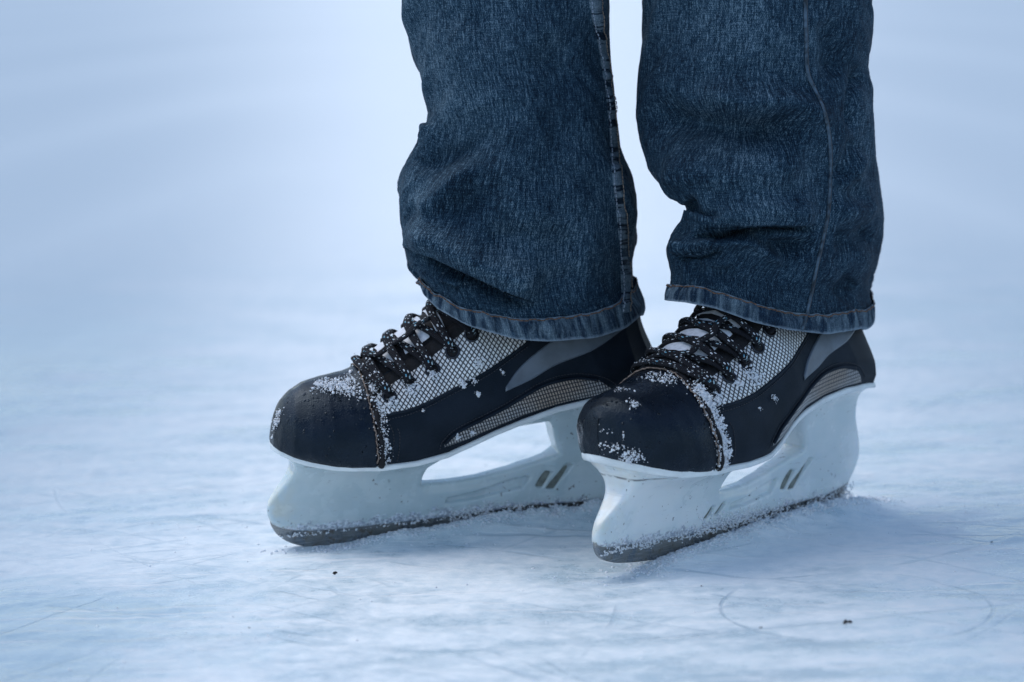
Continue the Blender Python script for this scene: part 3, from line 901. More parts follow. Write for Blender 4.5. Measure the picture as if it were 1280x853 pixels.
    loops = [[(.078, .004, .0), (.070, .012, .0), (.060, .010, .0), (.050, .013, .0), (.038, .011, .0), (.030, .014, .0)],
             ]
    for lp in loops:
        pts = []
        for (lx, ly, _z) in lp:
            h, n3 = crown_hit(lx + .004, ly, np.interp(lx, [0, .08], [.165, .130]))
            pts.append(h + n3 * (.0088 + .0015 * math.sin(lx * 900)))
        P_ = catmull(S.W(np.array(pts)), 70); strands.append((P_, .0024)); lace_pts.append(P_)
    allv, allf, alluv, nv = [], [], [], 0
    for P_, rad in strands:
        seg = 12
        T = np.gradient(P_, axis=0)
        nref = np.cross(T, S.sd); 
        V, F = tube(P_, rad * 1.18 * (1 + .03 * np.sin(np.arange(len(P_)) * .5)), seg, .52, np.array([-.2, -.4, 1.0]))
        L = np.r_[0, np.cumsum(np.linalg.norm(np.diff(P_, axis=0), axis=1))]
        uu = np.tile(np.abs(np.linspace(-1, 1, seg, endpoint=False)) * 2, len(P_)); vv = np.repeat(L, seg)
        uv = np.concatenate([np.stack([uu, vv], 1), [[0, 0], [0, L[-1]]]])
        allv.append(V); allf.append(F + nv); alluv.append(uv); nv += len(V)
    lace = mesh_obj('lace', np.concatenate(allv), np.concatenate(allf), M['lace'], root, uv=np.concatenate(alluv))
    # sole plate and blade holder
    for name, data, mt in (('sole_plate', PLATE, M['plate']), ('blade_holder', HOLDER2 if dark else HOLDER, M['holder_d'] if dark else M['holder'])):
        pts, tris, quads = data
        f = [tuple(int(q) for q in t_) for t_ in quads.tolist()] + [tuple(t_) for t_ in tris.tolist()]
        ob = mesh_obj(name, S.W(pts), f, mt, root, uv=pts[:, [0, 2]])
        me = ob.data
        md = ob.modifiers.new('smooth', 'SMOOTH'); md.iterations = 4; md.factor = .5
        if name == 'blade_holder': holder = ob
    # grimy floors of the moulded slots
    for sd in (1, -1):
        for qd in (SLOTS[:2] if dark else SLOTS):
            P4 = np.array(qd); c = P4.mean(0); P4 = c + (P4 - c) * .96
            ybase = .0034 if qd in SLOTS[2:] else .0030
            y0 = float(np.interp(c[1], TZ, TW)) - .0040 + .0016
            v = np.array([[p[0], (y0 + dy) * sd, p[1]] for dy in (0, -.0015) for p in P4])
            mesh_obj('holder_slot', S.W(v), [(0, 1, 2, 3), (7, 6, 5, 4), (0, 4, 5, 1), (1, 5, 6, 2), (2, 6, 7, 3), (3, 7, 4, 0)], M['slot'], holder, smooth=False)
    # steel runner
    out = catmull([(-.131, .0215), (-.1305, .012), (-.124, .0025), (-.113, -.0045), (-.095, -.0085), (-.06, -.0098), (0, -.0102), (.06, -.0100), (.095, -.0098),
                   (.112, -.0092), (.126, -.0070), (.138, -.0025), (.146, .0035), (.1505, .0105), (.1512, .0145)], 160)
    top = np.array([(x_, .022) for x_ in np.linspace(.148, -.128, 60)])
    prof = np.concatenate([out, top]); npf = len(prof); hw = .0016
    v = np.concatenate([np.c_[prof[:, 0], np.full(npf, hw), prof[:, 1]], np.c_[prof[:, 0], np.full(npf, -hw), prof[:, 1]]])
    # faces as strips between bottom and top curve
    nb = 160; bt = out; tp = np.stack([np.interp(bt[:, 0], [-.131, .151], [-.128, .148]), np.maximum(bt[:, 1] + .0005, np.full(nb, .0145))], 1)
    rows = []
    for yv, w in ((hw * .75, 0), (hw, .0), (hw, .5), (hw, 1)):
        pass
    ys = np.array([-1, -1, -.9, 0, .9, 1, 1]) * hw
    ring = [(tp, ys[0]), (bt + [0, .0006], ys[1]), (bt + [0, .0001], ys[2]), (bt + [0, .0003], 0), (bt + [0, .0001], ys[4]), (bt + [0, .0006], ys[5]), (tp, ys[6])]
    G = np.stack([np.c_[c[:, 0], np.full(nb, yv), c[:, 1]] for c, yv in ring], 1)
    o = mesh_obj('steel_runner', S.W(G).reshape(-1, 3), grid_faces(nb, 7), M['steel'], root, smooth=False, uv=np.c_[G.reshape(-1, 3)[:, 0], G.reshape(-1, 3)[:, 2]])
    # snow crusted on the skate: scattered over seams, cap and eyelets
    pts, sz = [], []
    bv = SHELL_BVH
    for (cx, cy, cz, rr, n_, s0) in snow_spec:
        for _ in range(int(n_ * 3.4)):
            g = r.normal(size=2) * rr
            if cy is None:       # on the near side at profile x, z
                q, nn = side_hit(cx + g[0], cz + g[1], 1); lift = .0024 if cx > .084 else .0016
            else:
                q, nn = crown_hit(cx + g[0], cy + g[1], cz, (-.25, 0, -.97)); lift = .0028
            big_ = r.uniform() < .05
            pts.append(q + nn * (lift + (0 if big_ else abs(r.normal()) * .0005))); sz.append(s0 * (1.15 * r.uniform(.7, 1.2) if big_ else .48 * r.uniform(.2, 1.25) ** 1.4))
    pts = np.array(pts)
    V, F = crystals(S.W(pts), sz, seed)
    tag(mesh_obj('snow_crust', V, F, M['snow'], root), kind='stuff')
    # snow on the laces
    pts, sz = [], []
    for P_ in lace_pts[:4]:
        k_ = r.integers(8, len(P_) - 8, 26)
        for q in P_[k_]:
            pts.append(q + np.array([0, -.0012, .0018]) + r.normal(size=3) * .0009); sz.append(r.uniform(.0002, .00045))
    V, F = crystals(np.array(pts), sz, seed + 5)
    tag(mesh_obj('snow_crust', V, F, M['snow'], lace), kind='stuff')
    # slush clinging to the lower edge of the holder and the steel
    pts, sz = [], []
    for _ in range(2700):
        x_ = r.uniform(-.135, .146); top_ = (.0075 if x_ < .06 else .0045) if not dark else (.005 if x_ < .03 else .0022)
        nz_ = fbm(np.array([x_ * 70.]), np.array([seed * 1.]), 3, 3)[0]
        zz = -.002 + abs(r.normal()) * top_ + .006 * nz_
        if dark and x_ > .02 and (zz < .002 or r.uniform() < .6): continue
        if not dark and zz < .001 and nz_ < .02: continue
        if zz > .016: continue
        T_ = float(np.interp(zz, TZ, TW))
        if x_ > .112: T_ *= .25 + .75 * math.sqrt(max(.02, 1 - ((x_ - .112) / .045) ** 2))
        if x_ < -.105: T_ *= .25 + .75 * math.sqrt(max(.02, 1 - ((x_ + .105) / .038) ** 2))
        sgn = 1 if r.uniform() < .8 else -1
        pts.append((x_, sgn * ((T_ if zz > .002 else .0017) + .0001), zz)); sz.append(r.uniform(.0003, .0009))
    V, F = crystals(S.W(np.array(pts)), sz, seed + 9)
    tag(mesh_obj('snow_crust', V, F, M['snow'], holder), kind='stuff')
    return root

def seam_snow(tmin, tmax, n_, s0, xb=.0815, spread=.0022):
    """spots down the welt, from loft positions (near side)"""
    out = []
    for t in np.linspace(tmin, tmax, 26):
        p = loft(np.array([xb]), np.array([t]), 1)[0, 0]
        out.append((p[0], None if t < .7 else p[1], p[2], spread, n_, s0))
    return out

SNOW_A = seam_snow(.05, .95, 9, .0010, .0795) + [
    (.120, .010, .13, .0035, 80, .0010), (.112, .014, .13, .0035, 90, .0010), (.104, .019, .13, .0035, 60, .0010), (.099, .012, .13, .004, 45, .0010), (.096, .024, .13, .0035, 26, .0009),
    (.149, .008, .10, .0022, 30, .0009), (.150, .006, .095, .002, 30, .0009),
    (.0705, None, .1075, .0022, 30, .0011), (.058, None, .1155, .0020, 34, .0013), (.052, None, .1165, .0016, 22, .0012), (.040, None, .1235, .0018, 30, .0012),
    (.008, None, .129, .0016, 20, .0011), (.02, None, .117, .0016, 22, .0012), (.012, None, .118, .0012, 14, .001), (-.008, None, .122, .0008, 5, .0012),
    (.010, None, .110, .0009, 9, .0013), (.05, None, .101, .0006, 5, .0009), (.025, None, .0795, .0010, 10, .0013), (.014, None, .0815, .0010, 9, .0012)]
SNOW_B = seam_snow(.03, .80, 26, .0012, .0795, .0026) + [
    (.1470, None, .071, .0018, 60, .0011), (.1440, None, .074, .0014, 26, .0012), (.1500, None, .078, .0014, 22, .0011), (.1500, None, .086, .0010, 12, .0010),
    (.139, .016, .13, .0018, 24, .0009), (.131, .000, .13, .0025, 16, .0008), (.096, .012, .13, .004, 50, .0010), (.101, .002, .13, .004, 30, .0010),
    (.0715, None, .105, .0022, 32, .0010), (.053, None, .114, .0018, 18, .0011), (.038, None, .1175, .0030, 46, .0011), (.043, None, .121, .002, 14, .0010),
    (.028, None, .103, .0012, 14, .0009), (.045, None, .0975, .0008, 5, .0008)]
skate_a = build_skate(SK_A, 'black and silver hockey skate farther left, seen side-on, snow on top of its toe cap', SNOW_A, True, 11)
skate_b = build_skate(SK_B, 'nearer black and silver hockey skate, farther right, thick snow down its toe seam', SNOW_B, False, 23)

# ------------------------------------------------------------------ jeans
def build_leg(keys, Y0, b, shear, sag, skew, strokes, seed, name_label, parent, vtop, hemtab):
    """keys: rows of (Lx, Ly, Rx, Ry) in photo pixels, top to hem. Rings are ovals in world space."""
    K = np.array(keys, float); nk = len(K)
    par = K[:, [1, 3]].mean(1)
    NR, NT_ = 430, 400
    py = np.linspace(par[0], par[-1], NR)
    rows = np.stack([np.interp(py, par, K[:, j]) for j in range(4)], 1)
    ker = np.array([1, 4, 6, 4, 1]) / 16.
    for _ in range(3):
        pad = np.pad(rows, ((2, 2), (0, 0)), 'edge'); 
        pad[:2] = rows[0] - (rows[1:3][::-1] - rows[0]); pad[-2:] = rows[-1] + (rows[-1] - rows[-3:-1][::-1])
        rows = np.stack([np.convolve(pad[:, j], ker, 'valid') for j in range(4)], 1)
    Lp = np.array([at(a, c, Y0) for a, c in rows[:, :2]]); Rp = np.array([at(a, c, Y0) for a, c in rows[:, 2:]])
    frac = np.linspace(0, 1, NR)
    sg = sag * sstep(.35, 1, frac); sk = skew * sstep(.5, 1, frac)
    bb = np.interp(frac, [0, .5, .85, 1], [b * .95, b, b * 1.03, b])
    th = np.linspace(0, 2 * np.pi, NT_, endpoint=False)
    Cn = (Lp + Rp) / 2; ex = (Rp - Lp) / 2
    c, s = np.cos(th), np.sin(th)
    shr = shear * (.35 + .65 * sstep(.3, .9, frac)); aw = np.linalg.norm(ex, axis=1); ex = ex * (np.sqrt(aw ** 2 - shr ** 2) / aw)[:, None]
    # slightly squared oval
    G = Cn[:, None] + ex[:, None] * c[None, :, None]
    G[..., 1] += -bb[:, None] * (np.sign(s) * np.abs(s) ** .92)[None]
    G[..., 0] -= shr[:, None] * s[None]
    G[..., 2] += -(sg[:, None] * s[None] + sk[:, None] * np.sin(2 * th)[None] * (s > 0)) 
    x0_, x1_ = G[..., 0].min(1, keepdims=True), G[..., 0].max(1, keepdims=True)
    iL, iR = G[..., 0].argmin(1), G[..., 0].argmax(1); ar = np.arange(NR)
    kL = ((G[ar, iL, 1] + CAM_D) / (Y0 + CAM_D))[:, None]; kR = ((G[ar, iR, 1] + CAM_D) / (Y0 + CAM_D))[:, None]
    G[..., 0] = Lp[:, 0:1] * kL + (G[..., 0] - x0_) / (x1_ - x0_) * (Rp[:, 0:1] * kR - Lp[:, 0:1] * kL)
    # the hem hangs on the lacing: follow its real lower edge
    ht = np.array(hemtab, float); pl = proj(G[-1]); fr_ = s > -.05
    ty = np.interp(pl[:, 0], ht[:, 0], ht[:, 1]); dist_ = (G[-1] - CPOS) @ CFW
    dz = -(ty - pl[:, 1]) / CAM_F * dist_
    i0, i1 = int(np.argmax(pl[:, 0])), int(np.argmin(pl[:, 0]))
    dzr, dzl = dz[i0], dz[i1]
    dz = np.where(s > 0, dz, (dzl + dzr) / 2 + (dzr - dzl) / 2 * c)
    for _ in range(12): dz = (np.roll(dz, 1) + np.roll(dz, -1) + 2 * dz) / 4
    G[..., 2] += sstep(.62, 1, frac)[:, None] * dz[None]
    # normals
    def norms(G):
        du = np.gradient(G, axis=0); dv = (np.roll(G, -1, 1) - np.roll(G, 1, 1)) / 2
        N = np.cross(dv, du); N /= np.linalg.norm(N, axis=-1, keepdims=True) + 1e-12
        cc = G - Cn[:, None]
        return N * np.sign((N * cc).sum(-1).sum())
    N = norms(G)
    P = proj(G)
    D = np.zeros(G.shape[:2])
    nv = -(N * (G - CPOS) / np.linalg.norm(G - CPOS, axis=-1, keepdims=True)).sum(-1)
    front = sstep(-.15, .12, nv)
    for kind, poly, amp, w1, w2 in strokes:
        poly = catmull(np.array(poly, float), 60)
        X = P[..., 0]; Yp = P[..., 1]
        sel = (X > poly[:, 0].min() - 60) & (X < poly[:, 0].max() + 60) & (Yp > poly[:, 1].min() - 60) & (Yp < poly[:, 1].max() + 60) & (front > 0)
        q = np.stack([X[sel], Yp[sel]], 1)
        best = np.full(len(q), 1e9); sd = np.zeros(len(q)); tt = np.zeros(len(q))
        for i in range(len(poly) - 1):
            a, e = poly[i], poly[i + 1] - poly[i]
            t = np.clip(((q - a) @ e) / (e @ e + 1e-9), 0, 1)
            dd = q - a - t[:, None] * e; L = np.hypot(dd[:, 0], dd[:, 1])
            sg_ = np.sign(e[0] * dd[:, 1] - e[1] * dd[:, 0])       # + = below a left-to-right line
            m_ = L < best
            best = np.where(m_, L, best); sd = np.where(m_, L * sg_, sd); tt = np.where(m_, (i + t) / (len(poly) - 1), tt)
        endt = sstep(0, .22, tt) * sstep(1, .78, tt) if kind != 'u' else 1
        far = best
        if kind == 'crease':       # overhanging fold: bulge above, sudden pocket below
            h = np.where(sd > 0, -(.75 * np.exp(-(np.abs(sd) / (w2 * .62)) ** 2) + .35 * np.exp(-(np.abs(sd) / (w2 * 1.6)) ** 2)) * sstep(-.5, 3.5, sd) , 0) * amp + amp * .75 * np.exp(-((sd + w1 * .8) / w1) ** 2)
            h = np.where(sd <= 0, amp * .75 * np.exp(-((sd + w1 * .8) / w1) ** 2) * sstep(1.0, -3.0, sd) - amp * .0, h)
        elif kind == 'ridge': h = amp * np.exp(-(best / w1) ** 2)
        else: h = -amp * np.exp(-(best / w1) ** 2)
        D[sel] += h * endt * front[sel] * (.0036 if kind == 'crease' else .0034)
    u_m = np.cumsum(np.linalg.norm(np.diff(G, axis=1, append=G[:, :1]), axis=-1), axis=1)
    # small random crumples all round
    ang = th[None] * np.ones((NR, 1)); hv = frac[:, None] * np.ones((1, NT_))
    per = lambda k, sd_: fbm(2.2 * np.cos(ang) * k + 5, 2.2 * np.sin(ang) * k + hv * 7.5 * k, 3, sd_)
    D += .0065 * per(.8, seed) + .0024 * per(2.0, seed + 3) + .0003 * per(5, seed + 5)
    D += (1 - front) * .004 * np.sin(hv * 22 + 2 * np.sin(ang * 2 + seed)) * sstep(.3, .6, hv)
    edge_keep = 1 - .8 * np.exp(-(nv / .22) ** 2)      # keep the outline
    D *= edge_keep
    hemfade = 1 - .8 * sstep(.955, .985, hv); D *= np.where(hv > .95, hemfade, 1)
    G = G + N * D[..., None]
    v_m = np.cumsum(np.r_[0, np.linalg.norm(np.diff(Cn, axis=0), axis=1)])
    circ = 2 * np.pi * .072
    UV = np.stack([np.broadcast_to(th / (2 * np.pi) * circ, (NR, NT_)), np.broadcast_to(v_m[:, None], (NR, NT_))], -1)
    # hem band = last 11 mm
    hemrow = int(NR - 1 - .0128 / (v_m[-1] / NR))
    # continue upward to the knee and thigh
    up = []; n_up = 60
    for k in range(n_up, 0, -1):
        w = k / n_up; z_top = vtop[0][2]
        c0 = Cn[0]; rowc = c0 * (1 - w) + np.array(vtop[0]) * w
        sc_ = np.linalg.norm(ex[0]) * (1 - w) + vtop[1] * w
        rr = G[0] - c0
        base = rr * (1 - w) + w * np.stack([np.cos(th) * vtop[1], -np.sin(th) * vtop[1] * 1.05, 0 * th], 1)
        bulge = .006 * math.sin(w * 9) * math.sin(min(1, w * 3) * 1.57)
        up.append(rowc + base * (1 + bulge))
    up = np.array(up)
    uvu = np.stack([np.broadcast_to(th / (2 * np.pi) * circ, (n_up, NT_)), np.broadcast_to((up[:, 0, 2] - up[-1, 0, 2])[:, None] * -1 - .008, (n_up, NT_))], -1)
    Gall = np.concatenate([up, G[:hemrow + 3]], 0); UVall = np.concatenate([uvu, UV[:hemrow + 3]], 0)
    def closed(Gc, UVc):       # duplicate the seam column so uv does not wrap
        G2 = np.concatenate([Gc, Gc[:, :1]], 1); u2 = np.concatenate([UVc, UVc[:, :1] + [circ, 0]], 1)
        return G2, u2
    # roll so that the uv join is at the back
    k0 = int(NT_ * .75)
    rl = lambda A: np.roll(A, -k0, 1)
    UVall2 = rl(UVall); UVall2[:, NT_ - k0:, 0] += circ
    G2, u2 = closed(rl(Gall), UVall2)
    leg = mesh_obj('jeans_leg', G2.reshape(-1, 3), grid_faces(*G2.shape[:2]), M['denim'], parent, uv=u2.reshape(-1, 2))
    if name_label: leg['label'] = name_label
    # hem: outside, rolled edge, inside return
    H = G[hemrow:]; Nh = norms(G)[hemrow:]; nh = len(H)
    fr = np.linspace(0, 1, nh)
    arc = th * .07
    puck = .0011 * vnoise(th * 26, np.full(NT_, seed * 1.), 5)[None] * np.sin(np.pi * fr)[:, None]
    off = (.0021 * np.sin(np.pi * np.clip(fr * .5 + .18, 0, 1)) ** .5)[:, None] + puck
    O = H + Nh * off[..., None]
    inner = np.array([H[-1 - min(k, nh - 1)] - Nh[-1] * (.0004 + .0022 * min(1, k / 3)) + np.array([0, 0, .0006 * k]) * 0 for k in range(0, nh * 1)])
    N2_ = norms(G); deep = np.array([G[hemrow - 3 * k] - N2_[hemrow - 3 * k] * (.0026 + .0004 * k) for k in range(1, 10)])
    Hh = np.concatenate([O, inner, deep], 0)
    uvh = np.concatenate([UV[hemrow:], UV[hemrow:][::-1], np.repeat(UV[hemrow:hemrow + 1], 9, 0)], 0)
    edge = np.concatenate([1 - fr, fr, np.ones(9)])
    uvh2 = rl(uvh).copy(); uvh2[:, NT_ - k0:, 0] += circ
    H2, uh2 = closed(rl(Hh), uvh2)
    hem = mesh_obj('hem', H2.reshape(-1, 3), grid_faces(*H2.shape[:2]), M['denim_hem'], leg, uv=uh2.reshape(-1, 2))
    lay = hem.data.uv_layers.new(name='Edge')
    idx = np.empty(len(hem.data.loops), np.int32); hem.data.loops.foreach_get('vertex_index', idx)
    ev = np.stack([np.zeros(H2.shape[:2]), np.broadcast_to(edge[:, None], H2.shape[:2])], -1).reshape(-1, 2)
    lay.data.foreach_set('uv', ev[idx].astype(np.float32).ravel())
    hem.data.uv_layers.active_index = 0; hem.data.uv_layers[0].active_render = True
    # double row of chain stitching at the top of the hem
    row = O[1]; nrow = Nh[1]
    full = np.concatenate([row, row[:1]]); nfull = np.concatenate([nrow, nrow[:1]])
    L = np.r_[0, np.cumsum(np.linalg.norm(np.diff(full, axis=0), axis=1))]; nst = int(L[-1] / .0031)
    parts = []
    for k in range(nst):
        s0 = k * L[-1] / nst; s1 = s0 + L[-1] / nst * .86; ss = np.linspace(s0, s1, 5)
        p = np.stack([np.interp(ss, L, full[:, j]) for j in range(3)], 1); n_ = np.stack([np.interp(ss, L, nfull[:, j]) for j in range(3)], 1)
        hgt = .0002 + .0006 * np.sin(np.linspace(0, np.pi, 5)); wig = .0004 * math.sin(k * 1.7 + seed)
        parts.append(tube(p + n_ * hgt[:, None] + np.array([0, 0, wig - .0006]), .00043, 6, .8, n_))
    V, F = merge(parts)
    mesh_obj('hem_stitching', V, F, M['rust_thread'], leg)
    bvh = BVHTree.FromPolygons([Vector(p) for p in np.concatenate([G, O], 0).reshape(-1, 3)],
                               [tuple(int(i) for i in f) for f in np.concatenate([grid_faces(NR, NT_), grid_faces(nh, NT_, base=NR * NT_)])])
    return leg, bvh, (Gall, G)

def on_cloth(bvh, px, py, up=.0):
    d = ray(px, py); h = bvh.ray_cast(Vector(CPOS), Vector(d))
    if h[0] is None:
        # graze: nearest point of the cloth to the sight line
        h = bvh.find_nearest(Vector(at(px, py, 0.0 - .03)))
    n = np.array(h[1]);
    if n @ d > 0: n = -n
    return np.array(h[0]) + n * up, n

def seam_line(bvh, poly, up, rad, gap, mat, name, parent, n=None, stitch=True):
    c = catmull(np.array(poly, float), 240)
    P = []; Nn = []
    for p in c:
        q, nn = on_cloth(bvh, p[0], p[1], up); P.append(q); Nn.append(nn)
    P = np.array(P); Nn = np.array(Nn)
    ker = np.ones(5) / 5
    P[2:-2] = np.stack([np.convolve(P[:, j], ker, 'valid') for j in range(3)], 1)
    return P, Nn

def stitches(P, Nn, pitch, duty, rad, mat, name, parent):
    L = np.r_[0, np.cumsum(np.linalg.norm(np.diff(P, axis=0), axis=1))]; nst = max(2, int(L[-1] / pitch)); parts = []
    for k in range(nst):
        s0 = k * L[-1] / nst; ss = np.linspace(s0, s0 + L[-1] / nst * duty, 4)
        p = np.stack([np.interp(ss, L, P[:, j]) for j in range(3)], 1); n_ = np.stack([np.interp(ss, L, Nn[:, j]) for j in range(3)], 1)
        parts.append(tube(p + n_ * (.0003 * np.sin(np.linspace(0, np.pi, 4)))[:, None], rad, 6, .8, n_))
    V, F = merge(parts); return mesh_obj(name, V, F, mat, parent)

person = empty('person', (.09, 0.0, 0), 'person standing in dark blue denim jeans with both trouser hems over black hockey skates', 'person')

KEYS_A = [(501, -12, 764, -12), (503, 0, 763, 2), (513, 50, 762, 40), (521, 80, 764, 75), (529, 110, 769, 110), (536, 140, 773, 150), (533, 152, 775, 168), (524, 168, 777, 185), (514, 188, 783, 202), (505, 212, 791, 220), (501, 240, 796, 245),
          (501, 275, 797, 268), (505, 303, 794, 298), (512, 326, 791, 325), (525, 340, 792, 345), (529, 349, 798, 362), (529, 358, 804, 384)]
STR_A = [('crease', [(500, 306), (530, 316), (560, 330), (600, 350), (640, 368), (676, 384)], 6.5, 26, 20),
         ('ridge', [(500, 282), (540, 292), (590, 318), (640, 345), (690, 372)], 2.5, 16, 0),
         ('dent', [(590, 306), (640, 298), (690, 300), (735, 318)], 3.0, 20, 0),
         ('ridge', [(520, 268), (545, 250), (575, 222), (600, 205)], 3.5, 16, 0),
         ('dent', [(515, 215), (540, 200), (590, 185), (640, 175)], 3.5, 22, 0),
         ('dent', [(560, 268), (600, 245), (640, 225)], 2.0, 18, 0),
         ('ridge', [(590, 150), (620, 200), (655, 260), (690, 330)], 2.0, 26, 0),
         ('crease', [(545, 352), (560, 356), (574, 364)], 3.0, 8, 8),
         ('dent', [(690, 30), (700, 120), (712, 210)], 2.0, 26, 0),
         ('ridge', [(560, 20), (585, 90), (600, 150)], 2.0, 30, 0),
         ('dent', [(640, 360), (690, 352), (735, 340)], 1.5, 16, 0),
         ('crease', [(533, 150), (527, 175), (515, 200)], 2.0, 10, 8)]
KEYS_B = [(804, -12, 1088, -12), (804, 0, 1088, 0), (802, 50, 1088, 40), (799, 85, 1084, 68), (797, 112, 1083, 84), (796, 145, 1090, 110), (801, 178, 1092, 150), (812, 208, 1093, 200), (832, 232, 1098, 236), (856, 248, 1103, 262), (861, 259, 1105, 280),
          (850, 272, 1104, 298), (840, 288, 1100, 318), (836, 306, 1094, 334), (839, 325, 1086, 348), (841, 342, 1085, 362), (838, 358, 1088, 378), (834, 376, 1089, 400)]
STR_B = [('crease', [(862, 302), (885, 292), (915, 286), (955, 283), (995, 283), (1032, 281)], 7.0, 24, 17),
         ('ridge', [(868, 312), (905, 303), (940, 304), (965, 318), (985, 338)], 3.8, 8, 0),
         ('dent', [(940, 298), (965, 310), (990, 312), (1024, 306)], 3.5, 9, 0),
         ('crease', [(838, 317), (860, 319), (885, 313), (905, 305)], 4.0, 9, 9),
         ('dent', [(800, 140), (840, 150), (890, 158), (950, 162), (1010, 152)], 7, 20, 0),
         ('ridge', [(820, 205), (890, 215), (950, 212), (1020, 200)], 5, 26, 0),
         ('ridge', [(870, 105), (930, 128), (1000, 132), (1040, 165)], 4.0, 16, 0),
         ('ridge', [(1086, 190), (1070, 210), (1050, 240)], 1.8, 10, 0),
         ('dent', [(1084, 80), (1072, 102), (1064, 130), (1065, 168)], 2.2, 7, 0),
         ('dent', [(1068, 170), (1055, 205), (1044, 225)], 1.6, 10, 0),
         ('dent', [(1045, 300), (1075, 300), (1100, 290)], 3.0, 16, 0),
         ('ridge', [(1040, 270), (1070, 262), (1100, 270)], 2.0, 14, 0),
         ('dent', [(850, 330), (900, 345), (930, 340)], 2.0, 10, 0),
         ('dent', [(1070, 350), (1045, 370)], 2.0, 10, 0),
         ('dent', [(860, 245), (880, 262), (910, 268)], 3.0, 11, 0),
         ('dent', [(1030, 20), (1040, 60), (1050, 100)], 3.0, 14, 0)]
leg_a, bvh_a, dat_a = build_leg(KEYS_A, -.010, .060, .020, .018, -.002, STR_A, 3, 'trouser leg with a thick felled seam down its right edge', person, ((-.005, .01, .80), .088), [(529, 358), (535, 370), (549, 385), (587, 407), (641, 423), (682, 427), (743, 423), (780, 411), (800, 394), (805, 386)])
leg_b, bvh_b, dat_b = build_leg(KEYS_B, -.004, .088, .042, .001, .0055, STR_B, 8, 'trouser leg with a thin single seam line, bunched in deep folds', person, ((.165, .01, .80), .088), [(834, 376), (860, 378), (886, 383), (912, 391), (939, 402), (982, 412), (1032, 418), (1072, 412), (1088, 402)])

# felled inseam on the left-hand leg: a raised padded strip with stitched borders
def seam_strip(bvh, left, right, parent, seed):
    n = 420; Lc = catmull(np.array(left, float), n); Rc = catmull(np.array(right, float), n)
    m_ = 9; G = np.empty((n, m_, 3)); Nn = np.empty((n, m_, 3))
    for i in range(n):
        for j in range(m_):
            w = j / (m_ - 1); p = Lc[i] * (1 - w) + Rc[i] * w
            G[i, j], Nn[i, j] = on_cloth(bvh, p[0], p[1], 0)
    for _ in range(2):
        G[1:-1] = (G[:-2] + 2 * G[1:-1] + G[2:]) / 4
    sl = np.r_[0, np.cumsum(np.linalg.norm(np.diff(G[:, 4], axis=0), axis=1))]
    w = np.linspace(0, 1, m_)
    puff = np.sin(np.pi * w)[None] ** .5 * (.0014 + .0016 * vnoise(sl * 170, sl * 0 + seed, 9)[:, None])
    G2 = G + Nn * (puff - .0003)[..., None]
    width = np.linalg.norm(G[:, -1] - G[:, 0], axis=1).mean()
    UV = np.stack([np.broadcast_to(w * width, (n, m_)), np.broadcast_to(sl[:, None], (n, m_))], -1)
    o = mesh_obj('felled_seam', G2.reshape(-1, 3), grid_faces(n, m_), M['denim_seam'], parent, uv=UV.reshape(-1, 2))
    return G2, Nn
GL = [(734, -8), (741, 30), (748, 62), (755, 105), (760, 150), (763, 200), (768, 250), (773, 300), (776, 350), (777, 392)]
GR = [(752, -8), (755, 30), (760, 68), (766, 110), (771, 155), (775, 200), (781, 250), (786, 300), (789, 350), (789, 390)]
G2, Nn = seam_strip(bvh_a, GL, GR, leg_a, 4)
stitches(G2[:, 1] + Nn[:, 1] * .0004, Nn[:, 1], .0030, .62, .0005, M['blue_thread'], 'seam_stitching', leg_a)
stitches(G2[:, -2] + Nn[:, -2] * .0004, Nn[:, -2], .0032, .8, .00045, M['tan_thread'], 'seam_stitching', leg_a)
# thin outseam on the right-hand leg: a low ridge with a groove beside it
oline = [(1006, -8), (1007, 40), (1009, 90), (1018, 112), (1030, 140), (1037, 180), (1037, 225), (1035, 262), (1028, 300), (1020, 335), (1013, 370), (1006, 400), (1002, 413)]
P, Nn_ = seam_line(bvh_b, oline, .0004, 0, 0, None, '', None)
V, F = tube(P, .0013, 8, .55, Nn_); Ls = np.r_[0, np.cumsum(np.linalg.norm(np.diff(P, axis=0), axis=1))]
uvs = np.concatenate([np.stack([np.tile(np.linspace(0, .005, 8), len(P)), np.repeat(Ls, 8)], 1), [[0, 0], [0, 0]]])
mesh_obj('outseam', V, F, M['worn_ridge'], leg_b, uv=uvs)
P2, N2 = seam_line(bvh_b, [(a + 2.6, b_) for a, b_ in oline], -.0001, 0, 0, None, '', None)
V, F = tube(P2, .0006, 6, .5, N2); mesh_obj('outseam_groove', V, F, M['thread'], leg_b)

# seat of the jeans, out of the frame, so that the legs belong to somebody
def hips():
    th = np.linspace(0, 2 * np.pi, 96, endpoint=False); rows = []
    for z_, rx, ry, cx in ((.74, .172, .098, .080), (.80, .180, .108, .080), (.86, .182, .115, .080), (.92, .176, .112, .080), (.98, .160, .105, .080), (1.02, .150, .100, .080)):
        rows.append(np.stack([cx + rx * np.cos(th), .01 - ry * np.sin(th), np.full(96, z_)], 1))
    G = np.array(rows); G = np.concatenate([G, G[:, :1]], 1)
    uv = np.stack([np.broadcast_to(np.linspace(0, .9, 97), G.shape[:2]), G[..., 2]], -1)
    mesh_obj('jeans_seat', G.reshape(-1, 3), grid_faces(*G.shape[:2]), M['denim'], person, uv=uv.reshape(-1, 2))
hips()

